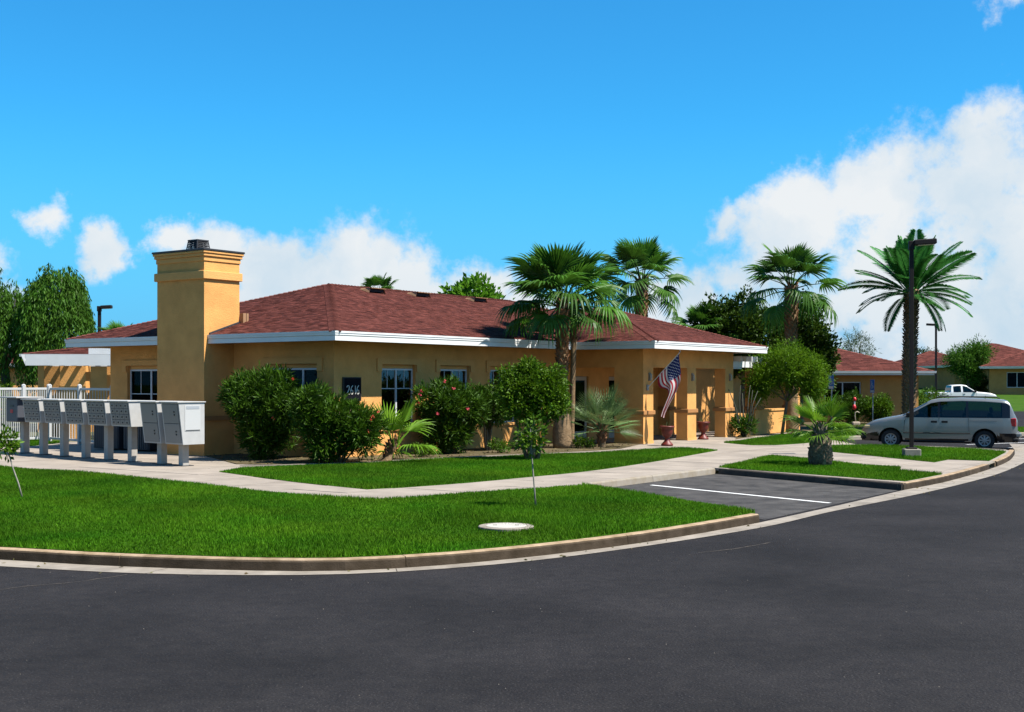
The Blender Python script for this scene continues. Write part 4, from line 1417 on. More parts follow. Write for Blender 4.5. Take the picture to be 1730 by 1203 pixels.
def fan_palm(label, base, H, rb, rt, nf, scale, seed, bulge=1.0, el_hi=1.35, el_lo=-.75, boot_from=.5, lean=(0, 0), cat='palm tree', meshes=None, name='fan_palm', group='fan palms'):
    t = thing(name, label, cat, base, 0, group)
    m = MB()
    prof = []
    for k in range(25):
        u = k / 24
        r = rb + (rt - rb) * min(1, (u / .42)) ** 1.2 if u < .42 else rt
        r *= 1 + (bulge - 1) * math.exp(-((u - .10) / .12) ** 2)
        prof.append((r * (1 + .03 * (k % 2)), H * u - .03))
    trunk_mesh(m, prof, 16, lean, seed=seed)
    m.build('trunk', M_palmbark, t, smooth=True)
    b = MB(); boots(b, H * boot_from, H * 1.0, rt * 1.0, rt * 1.15, lean, H, seed=seed)
    b.build('leaf_base', M_boot, t)
    place_fronds(t, meshes or FAN, (lean[0], lean[1], H), nf, el_hi, el_lo, seed, scale)
    return t


c = P(950, 757, .17)
fan_palm('tall fan palm with swollen grey trunk base in front of the porch corner', (c.x, c.y, G), 4.75, .28, .165, 32, 1.13, 3, bulge=1.15, boot_from=.47, el_lo=-.36)
c2 = P(963, 751, .17)
fan_palm('slim second fan palm just behind the swollen trunk', (c2.x + .05, c2.y + .2, G), 4.9, .10, .09, 16, 1.0, 8, el_lo=-.3, boot_from=.7, lean=(.12, 0))
fan_palm('tall fan palm rising behind the roof beside the front fan palm', (6.05, 58.0, .12), 7.0, .30, .24, 22, 1.25, 11, el_lo=-.65)
fan_palm('tall fan palm standing before the dark clipped tree beyond the porch', (11.9, 53.0, .12), 6.3, .32, .24, 21, 1.18, 17, el_lo=-.6, boot_from=.35)
fan_palm('fan palm with only its top showing over the middle of the roof', (-6.45, 60.5, .12), 6.5, .24, .2, 18, .62, 19, el_lo=.1)
fan_palm('shorter fan palm seen over the end of the porch roof', (9.25, 60.0, .12), 4.6, .26, .22, 24, .95, 23, el_lo=-.45)
fan_palm('small fan palm whose tips show above the roof left of the chimney', (-17.9, 57.0, .12), 3.75, .22, .18, 16, .75, 29, el_lo=.2)

# young fan palm by the wall
c = P(652, 779, .17)
fan_palm('young fan palm with bent stub trunk by the front wall', (c.x, c.y, G), .50, .17, .10, 7, 1.25, 31, boot_from=.1, el_hi=1.35, el_lo=.0, lean=(.22, 0), cat='palm', meshes=FAN_YOUNG, name='young_palm', group='small palms')
# silver palm
c = P(1017, 755, .17)
fan_palm('silver green palm with short trunk beside the porch wall', (c.x, c.y, G), .72, .13, .11, 22, 1.18, 37, boot_from=.1, el_hi=1.4, el_lo=.05, cat='palm', meshes=SILVER, name='silver_palm', group='small palms')
# stout palm in the island
c = P(1386, 785.5, .16)
t = thing('stout_palm', 'short stout palm with fat shaggy trunk in the island lawn', 'palm', (c.x, c.y, .156), 0, 'small palms')
m = MB(); trunk_mesh(m, [(.27, -.02), (.30, .12), (.31, .30), (.28, .48), (.20, .66), (.15, .85), (.12, 1.0)], 16, seed=4)
m.build('trunk', mat('shaggy_bark', (.045, .033, .020), .95, col2=(.16, .125, .08), vscale=12, bump=1.0, bscale=18, coord='obj'), t, smooth=True)
b = MB(); boots(b, .02, .62, .30, .26, step=.10, nring=9, size=.13, out=.45, seed=5); boots(b, .6, 1.0, .2, .12, step=.1, nring=7, size=.15, out=.4, seed=6)
b.build('leaf_base', mat('shaggy_boot', (.06, .045, .028), .95, col2=(.27, .22, .14), vscale=10, coord='obj'), t)
place_fronds(t, FAN_YOUNG, (0, 0, .98), 17, 1.32, -.08, 41, .90)


def pinnate(name, L_, n, leaf, material, sag, seed=0):
    """Feather frond: arching rib along +X with two ranks of narrow leaflets."""
    rr = random.Random(seed)
    m = MB()
    def pt(u): return Vector((L_ * (u - .12 * sag * u ** 3), 0, L_ * (.20 * u - sag * u ** 2.2 * .55)))
    rib = [pt(k / 10) for k in range(11)]
    m.tube(rib, [.03 * (1 - .85 * k / 10) for k in range(11)], 5, val=1.4)
    for k in range(n):
        u = .14 + .86 * k / n
        p = pt(u); tn = (pt(min(1, u + .02)) - pt(u - .02)).normalized()
        ln = leaf * (math.sin(PI * min(1, (u * .85 + .12))) ** .6) * rr.uniform(.85, 1.1)
        for s in (-1, 1):
            d = (tn * .62 + Vector((0, s * .95, .22))).normalized()
            w = Vector((0, 0, 1)).cross(d).normalized() * .028
            mid = p + d * ln * .5; tip = p + d * ln + Vector((0, 0, -.18 * ln))
            m.face([p, mid + w, tip, mid - w], rr.uniform(.75, 1.25))
    return m.mesh(name, material)


DATE = [pinnate('date_frond_upright', 2.1, 56, .60, M_date, .15, 1), pinnate('date_frond_spread', 2.5, 60, .66, M_date, .32, 2), pinnate('date_frond_low', 2.45, 56, .62, M_date, .55, 3)]
t = thing('date_palm', 'tall date palm with feathery crown and rough trunk behind the minivan', 'palm tree', (17.85, 56.0, .15), 0)
m = MB(); trunk_mesh(m, [(.34, -.03), (.28, .4), (.25, 1.0), (.25, 2.5), (.245, 4.6), (.28, 5.8), (.33, 6.3)], 16, (.15, 0), seed=9)
m.build('trunk', M_palmbark, t, smooth=True)
b = MB(); boots(b, .3, 6.3, .26, .31, (.15, 0), 6.3, step=.12, nring=8, size=.14, out=.75, seed=8)
b.build('leaf_base', mat('date_boot', (.12, .075, .045), .9, col2=(.22, .145, .09), vscale=8, coord='obj'), t)
place_fronds(t, DATE, (.15, 0, 6.35), 40, 1.28, -.28, 43, 1.16, axis_r=.2)
dead = DATE[2]
for k, az in enumerate((3.6, -.35, -.9)):
    o = link('frond', dead, t)
    o.matrix_local = Matrix.Translation((.15 + math.cos(az) * .25, math.sin(az) * .25, 6.1)) @ Matrix.Rotation(az, 4, 'Z') @ Matrix.Rotation(.85, 4, 'Y') @ Matrix.Scale(.9, 4)

# ---------------------------------------------------------------- trees


def tree(name, label, base, crown_c, rx, ry, rz, nclump, per, L, W, material, trunk_r, limbs=6, group=None, spread=.3, up=.3, bottom=-1.0, inner=.4, blobs=None, cat='tree'):
    t = thing(name, label, cat, base, 0, group)
    parts = []
    blobs = blobs or [(crown_c, rx, ry, rz, 1.0)]
    for (c_, a, b_, d_, share) in blobs:
        parts.append(clump_crown(c_, a, b_, d_, int(nclump * share), per, L, W, spread, up=up, bottom=bottom, inner=inner))
    v, f, s = join(parts)
    link('crown', raw_mesh('crown', v, f, material, s), t)
    m = MB(); rr = random.Random(int(abs(base[0] * 37)))
    fork = Vector((crown_c[0] * .6, crown_c[1] * .6, max(.3, (crown_c[2] - rz) * 1.0)))
    m.tube([(0, 0, -.05), tuple(fork * .5), tuple(fork)], [trunk_r, trunk_r * .85, trunk_r * .75], 9)
    for k in range(limbs):
        bl = blobs[k % len(blobs)]
        tip = Vector(bl[0]) + Vector((rr.uniform(-.6, .6) * bl[1], rr.uniform(-.6, .6) * bl[2], rr.uniform(-.1, .6) * bl[3]))
        limb_tree(m, tuple(fork), [tip], trunk_r * .6, seed=k + 5)
    m.build('trunk', M_bark, t, smooth=True)
    return t


# palo verde by the patio
t = tree('palo_verde', 'bright green spreading palo verde tree in front of the patio wall', (10.85, 50.0, G), (.35, 0, 2.55), 1.9, 1.6, 1.2, 1500, 18, .13, .034, M_verde, .07, 9, spread=.28, up=.15, inner=.15,
         blobs=[((.1, 0, 2.75), 1.25, 1.2, .95, .40), ((-.75, -.1, 2.3), .80, .9, .75, .2), ((.98, .1, 2.55), .85, 1.0, .85, .24), ((1.2, .1, 1.85), .5, .6, .6, .10), ((-1.0, -.1, 1.75), .45, .5, .5, .06)])
t = thing('ocotillo', 'dark arching bare stems of a desert plant beside the last porch column', 'plant', (P(1257, 738, .17).x, P(1257, 738, .17).y, G), 0)
m = MB()
rr = random.Random(3)
for k in range(9):
    a = rr.uniform(0, 2 * PI); q = rr.uniform(.25, .75); h = rr.uniform(1.3, 2.1)
    m.tube([(math.cos(a) * .05, math.sin(a) * .05, 0), (math.cos(a) * .28, math.sin(a) * .28, h * .35), (math.cos(a) * .32 * 1.2, math.sin(a) * .4, h * .7), (math.cos(a) * q, math.sin(a) * q, h)], [.035, .03, .022, .012], 6)
m.build('stem', mat('dark_stem', (.035, .04, .025), .8), t, smooth=True)
v, f, s = clump_crown((0, 0, .45), .42, .42, .40, 60, 8, .28, .05, .05, up=1.0, inner=.2)
link('crown', raw_mesh('crown', v, f, M_oleander, s), t)


# dark clipped trees beyond the porch
tree('dense_tree', 'dense dark green rounded tree behind the palm beyond the porch', (11.2, 60.0, .12), (0, 0, 4.4), 2.2, 1.9, 2.1, 1500, 15, .19, .11, M_ficus, .2, 7, 'dense trees beyond the porch', spread=.3,
     blobs=[((-.6, 0, 4.5), 1.7, 1.7, 1.9, .5), ((.9, 0, 4.0), 1.6, 1.6, 1.7, .35), ((-1.6, 0, 3.5), 1.2, 1.2, 1.4, .15)])
tree('dense_tree', 'second dense dark green tree right of the palm beyond the porch', (14.0, 60.5, .12), (0, 0, 4.1), 1.6, 1.6, 2.0, 1000, 15, .19, .11, M_ficus, .2, 6, 'dense trees beyond the porch', spread=.3,
     blobs=[((0, 0, 4.2), 1.35, 1.5, 1.9, .6), ((.75, 0, 3.3), 1.0, 1.3, 1.6, .4)])
tree('bright_tree', 'bright green leafy tree top showing above the roof ridge', (-1.9, 63.0, .12), (0, 0, 6.2), 1.75, 1.5, 1.25, 170, 12, .30, .16, M_bright, .14, 10, spread=.35, inner=.3)

# weeping tree at the far left


def weeping(label, base, H, rx, ry, nstr, seed, gap=()):
    rr = np.random.default_rng(seed)
    t = thing('weeping_tree', label, 'tree', base, 0, 'weeping trees')
    a = rr.uniform(0, 2 * PI, nstr); q = np.sqrt(rr.uniform(.02, 1, nstr))
    x, y = np.cos(a) * q * rx, np.sin(a) * q * ry
    z = H * (1 - .34 * q ** 2.2) + rr.normal(0, .28, nstr) + .35 * np.sin(x * 2.3 + seed)
    ln = rr.uniform(1.2, 4.2, nstr) * (0.5 + .5 * q)
    pos, dirs, sh = [], [], []
    for i in range(nstr):
        k = int(ln[i] * 20)
        u = np.sort(rr.uniform(0, 1, k))
        sway = rr.normal(0, .10, 2)
        outw = np.array([math.cos(a[i]), math.sin(a[i])]) * .45 * (1 - np.exp(-3 * u))[:, None]
        px_ = np.stack([x[i] + outw[:, 0] + sway[0] * u, y[i] + outw[:, 1] + sway[1] * u, z[i] + .25 * np.sin(u * 2.2) * (u < .3) - ln[i] * u ** 1.35], 1)
        pos.append(px_ + rr.normal(0, .05, (k, 3)))
        dd = np.stack([rr.normal(0, .45, k), rr.normal(0, .45, k), np.full(k, -1.0)], 1)
        dirs.append(dd); sh.append(np.full(k, rr.uniform(.65, 1.35)))
    pos = np.concatenate(pos); dirs = np.concatenate(dirs); sh = np.concatenate(sh)
    pos[:, 2] = np.maximum(pos[:, 2], .5)
    v, f, s = leaves(pos, dirs, .26, .060, .2, sh)
    link('crown', raw_mesh('crown', v, f, M_willow, s), t)
    m = MB()
    m.tube([(0, 0, -.05), (.05, 0, 1.4), (-.1, 0, 2.8)], [.30, .24, .2], 10)
    r2 = random.Random(seed)
    for k in range(11):
        b = k * .6 + r2.uniform(-.2, .2)
        tip = (math.cos(b) * rx * .75, math.sin(b) * ry * .75, H * r2.uniform(.72, .93))
        limb_tree(m, (-.1, 0, 2.75), [tip], .085, seed=k)
    m.build('trunk', mat('willow_bark', (.05, .045, .04), .9), t, smooth=True)
    return t


weeping('tall weeping tree behind the white fence, nearest the house', (-22.75, 62.0, .12), 7.9, 1.5, 1.5, 480, 5)
weeping('second weeping tree at the far left behind the white fence', (-25.6, 63.0, .12), 6.9, 1.7, 1.6, 440, 9)

# far trees
tree('grey_green_tree', 'rounded grey green tree above the roof of the nearer right house', (30.6, 110, .12), (0, 0, 5.0), 1.3, 1.3, 1.6, 160, 12, .30, .05, M_grey, .14, 5, 'far trees on the right', spread=.4)
tree('far_tree', 'low leafy tree beside the dense trees at the right', (24.8, 96, .12), (0, 0, 4.0), 1.3, 1.3, 1.1, 120, 12, .22, .08, M_willow, .14, 5, 'far trees on the right', spread=.3)
tree('far_tree', 'flat topped tree between the lamp post and the far houses', (56.5, 172, 1.7), (0, 0, 4.0), 3.0, 2, 1.3, 160, 12, .35, .12, M_ficus, .2, 6, 'far trees on the right', spread=.4)
tree('far_tree', 'wispy green tree standing between the two far houses', (43.7, 119, .9), (0, 0, 3.5), 2.3, 1.8, 1.9, 800, 16, .28, .07, M_willow, .18, 8, 'far trees on the right', spread=.5, inner=.2,
     blobs=[((-.6, 0, 3.4), 1.8, 1.6, 1.4, .45), ((.9, 0, 4.0), 1.4, 1.4, 1.3, .35), ((.2, 0, 2.4), 1.1, 1.1, 1.3, .2)])

# shrubs by the nearer right house
SH = [(1436, 716, .85, 1.60, 'dark rounded shrub right of the stout palm, by the first blue sign', M_oleander), (1483, 716, .80, 1.45, 'green shrub between the two blue signs', M_topiary),
      (1458, 705, 1.05, 2.05, 'tall dark shrub under the window of the nearer right house', M_ficus), (1512, 706, 1.10, 1.35, 'low olive shrub behind the minivan bonnet', M_ficus),
      (1425, 712, .5, 1.0, 'small shrub beside the patio bed at the right', M_topiary)]
for px, py, r, h, lb, mt_ in SH:
    c = P(px, py, .17)
    shrub('garden_shrub', lb, 'shrub', (c.x, c.y, G), r, r * .9, h, .02, 420, 13, .13, .05, mt_, 5, 'shrubs before the nearer right house', spread=.15)
c = at(1567, 672, 80)
shrub('garden_shrub', 'loose olive green shrub left of the white pickup truck', 'shrub', (c.x, 80, .12), 1.3, 1.0, 1.75, .05, 220, 12, .18, .05, M_topiary, 5, 'shrubs before the nearer right house', spread=.25)
shrub('garden_shrub', 'dark clipped shrub against the far right house', 'shrub', (45.2, 121.0, 1.1), 1.4, 1.2, 1.9, .05, 220, 12, .2, .08, M_oleander, 5, 'shrubs before the nearer right house', spread=.2)
c = P(-12, 757, .17)
shrub('garden_shrub', 'bright hedge shrub at the left edge behind the fence', 'shrub', (-21.2, 50.0, G), 1.1, .8, 2.5, .05, 260, 12, .12, .05, M_topiary, 5, 'shrubs behind the fence', spread=.15)

# ------------------------------------------------------------------ mailboxes
ROW_A = math.atan2(.748, .664)
posts = [(311, 787), (276, 785), (230, 781.5), (186, 778), (144, 774), (105, 770.5), (66, 767), (37, 765)]
o0, o1 = P(311, 787, .15), P(37, 765, .15)
row = (o1 - o0).normalized()
ROW_A = math.atan2(-row.x, row.y)
M_box = mat('mailbox_paint', (.40, .395, .38), .45, var=.06, vscale=5, spec=.4)
M_boxdoor = mat('mailbox_door', (.20, .195, .185), .45, spec=.4, rand=.06)
M_post = mat('mailbox_post', (.36, .33, .29), .6, var=.08, vscale=6)
M_lock = mat('lock_metal', (.05, .05, .05), .35, metal=.6)


def mailbox(label, s, tall, width=1.02):
    c = o0 + row * s
    t = thing('mailbox_unit', label, 'mailbox', (c.x, c.y, .15), ROW_A, 'cluster mailboxes on the walk')
    z0, z1 = (.56, 1.62) if tall else (.96, 1.62)
    zt, xt = z1, -.42
    sl = .125                                    # the front leans back towards the bottom
    xb = xt + sl * (z1 - z0)
    h = width / 2
    m = MB()
    prof = [(xt, zt), (xb, z0), (.34, z0), (.34, zt)]
    v = [(x, -h, z) for x, z in prof] + [(x, h, z) for x, z in prof]
    m.add(v, [(0, 1, 2, 3), (7, 6, 5, 4), (0, 4, 5, 1), (1, 5, 6, 2), (2, 6, 7, 3), (3, 7, 4, 0)])
    m.build('cabinet', M_box, t)
    MB().bbox(xt - .05, .37, -h - .03, h + .03, z1 + .001, z1 + .028, .006).build('hood', M_box, t)
    MB().bbox(-.10, .08, -.105, .105, -.02, z0 - .001, .01).build('post', M_post, t)
    MB().bbox(-.19, .17, -.19, .19, -.005, .018, .004).build('base_plate', M_metal_dark, t)
    # doors on the leaning front
    fp = MB(); fp.add([(xt - .002, -h + .045, zt - .025), (xb - .002 - .0, -h + .045, z0 + .02), (xb - .002, h - .045, z0 + .02), (xt - .002, h - .045, zt - .025)], [(0, 1, 2, 3)]); fp.build('gap_backing', mat('mailbox_gap', (.035, .035, .036), .7), t)  # dark backing sheet paints the shade in the gaps between doors
    ang = math.atan(sl)
    nr, nc = (2, 1) if tall else (4, 4)
    L_ = (z1 - z0) / math.cos(ang)
    fw, fh = (width - .10) / nc, (L_ - .06) / nr
    Mf = Matrix.Translation((xt, 0, zt)) @ Matrix.Rotation(-ang, 4, 'Y')
    dm = MB(); dm.bbox(-.016, -.001, .006, fw - .006, -fh + .006, -.006, .004); dme = dm.mesh('mail_door', M_boxdoor)
    lm = MB(); lm.lathe([(.024, 0), (.024, -.012), (.016, -.018), (0, -.018)], 8, axis='y')
    lme = MB(); lme.add([(v_[1], v_[0], v_[2]) for v_ in lm.v], [tuple(reversed(f_)) for f_ in lm.f]); lme = lme.mesh('mail_lock', M_lock)
    for r in range(nr):
        for q in range(nc):
            o = link('door', dme, t); o.matrix_local = Mf @ Matrix.Translation((0, -h + .05 + q * fw, -.03 - r * fh))
            k = link('lock', lme, o, (-.016, fw * (.5 if not tall else .25), -fh * (.5 if not tall else .4)))
            if tall: link('lock', lme, o, (-.016, fw * .25, -fh * .55))
    if tall:
        # service panel on the end wall
        e = MB(); e.bbox(-.24, .22, -h - .008, -h - .001, z0 + .34, z1 - .06, .002)
        ep = e.build('service_panel', mat('panel_paint', (.45, .45, .44), .4, spec=.4), t)
        MB().box(-.2, .18, -h - .013, -h - .009, z1 - .16, z1 - .09).build('notice', mat('notice_grey', (.30, .32, .34), .5), ep)
        MB().box(-.22, .20, -h - .014, -h - .009, z0 + .355, z0 + .37).build('hinge', M_lock, ep)
    return t


ss = [(P(a, b, .15) - o0).dot(row) for a, b in posts]
MBL = ['tall white parcel locker at the near end of the mailbox row', 'tall grey parcel locker, second from the near end of the mailbox row',
       'mailbox unit with rows of small doors beside the tall parcel lockers', 'mailbox unit, second past the tall parcel lockers', 'mailbox unit in the middle, third past the tall parcel lockers',
       'mailbox unit, fourth past the tall parcel lockers', 'mailbox unit next to the far end of the mailbox row']
for k in range(7):
    mailbox(MBL[k], k * 1.22 if k > 1 else (0.0, 1.0)[k], k < 2, .98 if k > 1 else .80)
# the last unit carries an outgoing slot with a red notice
c = o0 + row * (7 * 1.22)
t = thing('mailbox_unit', 'dark outgoing mail cabinet with red mark at the far end of the mailbox row', 'mailbox', (c.x, c.y, .15), ROW_A, 'cluster mailboxes on the walk')
MB().bbox(-.40, .30, -.36, .36, .95, 1.66, .02).build('cabinet', mat('mailbox_dark', (.06, .065, .08), .5), t)
MB().bbox(-.5, .36, -.5, .62, 1.662, 1.70, .006).build('hood', M_box, t)
MB().bbox(-.08, .12, -.11, .11, -.02, .949, .01).build('post', M_post, t)
MB().bbox(-.17, .21, -.19, .19, -.005, .018, .004).build('base_plate', M_metal_dark, t)
MB().box(-.412, -.402, -.12, .10, 1.40, 1.46).build('slot', M_lock, t)
MB().box(-.411, -.402, -.10, .06, 1.22, 1.32).build('notice', mat('notice_red', (.45, .03, .03), .5), t)

# ------------------------------------------------------------------ white fence
M_vinyl = mat('fence_white', (.46, .46, .45), .5, spec=.4)


def fence(label, a, b, h, npanel, per, rot_end=True):
    a, b = Vector((*a, .15)), Vector((*b, .15))
    L_ = (b - a).length; d = (b - a) / L_
    t = thing('picket_fence', label, 'fence', a, math.atan2(d.y, d.x), 'white fence sections')
    pm = MB(); pm.bbox(-.06, .06, -.06, .06, 0, h + .06, .01); pm.lathe([(.075, h + .061), (.075, h + .075), (.02, h + .11), (0, h + .11)], 4, (0, 0, 0)); pme = pm.mesh('fence_post', M_vinyl)
    km = MB(); km.box(-.011, .011, -.011, .011, .10, h - .04); kme = km.mesh('fence_picket', M_vinyl)
    w = L_ / npanel
    for k in range(npanel + 1): link('post', pme, t, (k * w, 0, -.02))
    for k in range(npanel):
        for z in (.14, h - .08):
            MB().bbox(k * w + .06, (k + 1) * w - .06, -.022, .022, z - .04, z + .04, .006).build('rail', M_vinyl, t)
        for j in range(per):
            link('picket', kme, t, (k * w + .06 + (w - .12) * (j + .5) / per, 0, 0))
    return t


fe = [P(-70, 752, .15), P(85, 748, .15), P(186, 747, .15)]
wl = hl(0.12, 9.75)
fence('white picket fence running from the house corner to the pool house', (wl.x - .25, wl.y + .35), P(84, 746.5, .15)[:2], 1.98, 2, 11)
fence('white picket fence continuing to the left edge of the view', P(82.5, 746.5, .15)[:2], P(-95, 752, .15)[:2], 1.98, 4, 12)

# ------------------------------------------------------------------ generic outlying houses


def hip_house(name, label, loc, rotz, L_, Wd, eave, pitch, ov, wallm, windows=(), roofm=None, doors=(), group='outlying houses', shingle=True, seed=1):
    """x along the front (front faces -y). windows: (side, a, b, z0, z1, split) with side f/l/r."""
    t = thing(name, label, 'house', loc, rotz, group)
    zs = eave - .22
    fr = [(a, b, z0, z1) for s, a, b, z0, z1, sp in windows if s == 'f'] + [(a, b, 0.02, 2.1) for s, a, b in doors if s == 'f']
    wall_panel((0, 0), (L_, 0), -.6, zs, fr).build('wall', wallm, t)
    lf = [(Wd - .25 - b, Wd - .25 - a, z0, z1) for s, a, b, z0, z1, sp in windows if s == 'l']
    wall_panel((0, Wd), (0, .25), -.6, zs, lf).build('wall', wallm, t)
    rt = [(a, b, z0, z1) for s, a, b, z0, z1, sp in windows if s == 'r']
    wall_panel((L_, .25), (L_, Wd), -.6, zs, rt).build('wall', wallm, t)
    wall_panel((L_ - .25, Wd - .25), (.25, Wd - .25), -.6, zs).build('wall', wallm, t)
    MB().box(.26, L_ - .26, .26, Wd - .26, -.1, -.02).build('floor', M_inside, t)
    MB().box(.26, L_ - .26, Wd * .5, Wd * .5 + .05, -.02, zs - .03).build('partition', M_inside, t)
    for s, a, b, z0, z1, sp in windows:
        if s == 'f': window_unit(t, (0, 0), (1, 0), (0, -1), a + .005, b - .005, z0 + .005, z1 - .005, .10, False, split=sp)
        if s == 'l': window_unit(t, (0, .25), (0, 1), (-1, 0), a + .005, b - .005, z0 + .005, z1 - .005, .10, False, split=sp)
        if s == 'r': window_unit(t, (L_, .25), (0, 1), (1, 0), a + .005, b - .005, z0 + .005, z1 - .005, .10, False, split=sp)
    for s, a, b in doors:
        MB().box(a + .01, b - .01, .10, .15, .03, 2.09).build('door', mat('door_brown', (.12, .07, .04), .6), t)
    x0, x1, y0, y1 = -ov, L_ + ov, -ov, Wd + ov
    hf = min(x1 - x0, y1 - y0) / 2
    if (x1 - x0) >= (y1 - y0):
        ra, rb = (x0 + hf, (y0 + y1) / 2, eave + hf * pitch), (x1 - hf, (y0 + y1) / 2, eave + hf * pitch)
        A_, B_, C2, D_ = (x0, y0, eave), (x1, y0, eave), (x1, y1, eave), (x0, y1, eave)
        pls = [[A_, B_, rb, ra], [B_, C2, rb], [C2, D_, ra, rb], [D_, A_, ra]]
        hips = [(A_, ra, B_, D_), (B_, rb, A_, C2), (ra, rb, A_, D_)]
    else:
        ra, rb = ((x0 + x1) / 2, y0 + hf, eave + hf * pitch), ((x0 + x1) / 2, y1 - hf, eave + hf * pitch)
        A_, B_, C2, D_ = (x0, y0, eave), (x1, y0, eave), (x1, y1, eave), (x0, y1, eave)
        pls = [[A_, B_, ra], [B_, C2, rb, ra], [C2, D_, rb], [D_, A_, ra, rb]]
        hips = [(A_, ra, B_, D_), (B_, ra, A_, C2), (ra, rb, A_, B_)]
    dk = MB()
    for pl in pls: dk.face([(p[0], p[1], p[2] - .03) for p in pl])
    rf = dk.build('roof', M_deck, t)
    m = MB()
    for i, pl in enumerate(pls): shingles(m, pl, expo=.20, wmin=.3, wmax=.6, seed=seed * 7 + i, lift=.015)
    stuff(m.build('shingle', roofm or M_shingle, rf))
    for i, (a, b, c1, c2) in enumerate(hips):
        m = MB(); caps(m, a, b, plane_dir(a, b, c1), plane_dir(a, b, c2), i, step=.3); stuff(m.build('hip_cap', M_cap, rf))
    path = [(x0, y0), (x1, y0), (x1, y1), (x0, y1)]
    v, f = sweep_closed(path, [(-.03, zs), (.02, zs), (.02, eave - .12), (.10, eave - .12), (.12, eave - .005), (-.03, eave - .005)])
    m = MB(); m.add(v, f); m.build('fascia', M_white, t)
    m = MB(); m.face([(x0 + .02, y0 + .02, zs + .01), (x0 + .02, y1 - .02, zs + .01), (x1 - .02, y1 - .02, zs + .01), (x1 - .02, y0 + .02, zs + .01)]); m.build('soffit', MATS['soffit_stucco'], t)
    return t


M_tan = stucco('tan_stucco', (.44, .23, .075))
M_tan2 = stucco('brown_stucco', (.38, .19, .06))
hip_house('side_house', 'low tan house with red roof beyond the minivan, nearest on the right', (12.2, 65.5, .15), R(1.5), 9.3, 8.5, 2.72, .32, .6, M_tan,
          [('f', 4.3, 6.25, .85, 2.15, 2)], seed=2)
hip_house('far_house', 'far house with small window and arched entry beyond the white pickup', (47.6, 152, 1.55), R(-4), 9.5, 9, 2.72, .36, .7, M_tan2,
          [('f', 3.2, 4.9, 1.0, 2.2, 2)], seed=3, doors=[('f', 7.2, 8.3)])
hip_house('far_house', 'tan far house with tall window and dark plaque at the right edge', (45.1, 117.5, 1.0), R(-20), 16, 12, 2.75, .36, .8, M_tan,
          [('f', 1.55, 3.35, .75, 2.2, 2)], seed=4)
hip_house('far_house', 'white edged red roof corner of a house at the left edge', (-40.5, 74, .15), R(3), 10.6, 9, 3.25, .32, .6, M_tan, seed=5)
hip_house('far_house', 'far house with the tallest red roof, behind the two right-hand far houses', (46.8, 131.5, 1.3), R(0), 13, 12.5, 2.75, .36, .7, M_tan2, [('f', 1.2, 2.6, .9, 2.1, 2)], seed=9)
hip_house('rear_house', 'red roofed house behind the white pool pergola', (-20.6, 54.0, .15), R(6), 8.0, 6.0, 3.35, .17, .5, M_stucco, seed=8)

# pool house with white pergola, behind the fence
ph = thing('pool_house', 'ochre pool house with white slatted canopy behind the white fence', 'building', (-17.05, 46.9, .15), R(2), 'outlying houses')
wall_panel((0, 0), (.95, 0), -.1, 2.75, t=.6).build('column', M_stucco, ph)
wall_panel((-.9, .9), (-.05, .9), -.1, 2.75, t=.4).build('wall', M_tan2, ph)
wall_panel((1.0, 2.6), (3.6, 2.6), -.1, 2.75, [(.9, 2.1, .9, 2.1)]).build('wall', M_stucco, ph)
window_unit(ph, (1.0, 2.6), (1, 0), (0, -1), .905, 2.095, .905, 2.095, .1, False)
MB().box(-1.15, 3.4, -.42, -.32, 2.76, 3.17).build('beam', M_white, ph)
m = MB(); m.add([(-1.16, -.42, 2.80), (-1.16, 2.4, 2.80), (-1.16, 2.4, 3.17), (-1.16, -.42, 3.17), (-1.3, -.45, 3.17), (-1.3, 2.4, 3.17)], [(0, 1, 5, 4), (0, 4, 3), (1, 2, 5), (4, 5, 2, 3)]); m.build('side_beam', M_white, ph)
MB().box(-1.15, 3.4, 2.3, 2.4, 2.76, 3.17).build('beam', M_white, ph)
for k in range(10): MB().box(-1.05 + k * .47, -.97 + k * .47, -.315, 2.29, 2.90, 3.12).build('slat', M_white, ph)
MB().box(1.0, 3.4, .2, .3, 3.2, 3.42).build('fascia', M_white, ph)

# patio pergola right of the porch
pg = thing('patio_pergola', 'ochre patio columns and low wall carrying a white pergola right of the porch', 'pergola', hl(PX1, PY, 0), HOUSE_ROT)
for a, b in ((2.05, 2.75), (5.95, 6.65)):
    cl = MB().box(a, b, 0, .45, -.1, 2.70).build('column', M_stucco, pg)
    MB().bbox(a - .06, b + .06, -.06, .51, 1.01, 1.16, .015).build('ledge', M_ledge, cl)
MB().box(.10, 2.04, .08, .36, -.1, .90).build('low_wall', M_stucco, pg)
MB().box(2.76, 5.94, .08, .36, -.1, .95).build('low_wall', M_stucco, pg)
MB().box(2.76, 5.94, .04, .40, .951, 1.03).build('wall_coping', M_trim, pg)
MB().box(.05, 6.8, .04, .16, 2.72, 2.95).build('beam', M_white, pg)
MB().box(.05, 6.8, 2.8, 2.92, 2.72, 2.95).build('beam', M_white, pg)
for k in range(14): MB().box(.2 + k * .48, .26 + k * .48, -.25, 3.05, 2.951, 3.15).build('rafter', M_white, pg)
MB().box(1.4, 6.6, 3.3, 3.55, -.1, 2.8).build('wall', M_stucco, pg)

# ------------------------------------------------------------------ lamp posts
M_bronze = mat('bronze_pole', (.012, .009, .008), .6, spec=.2)


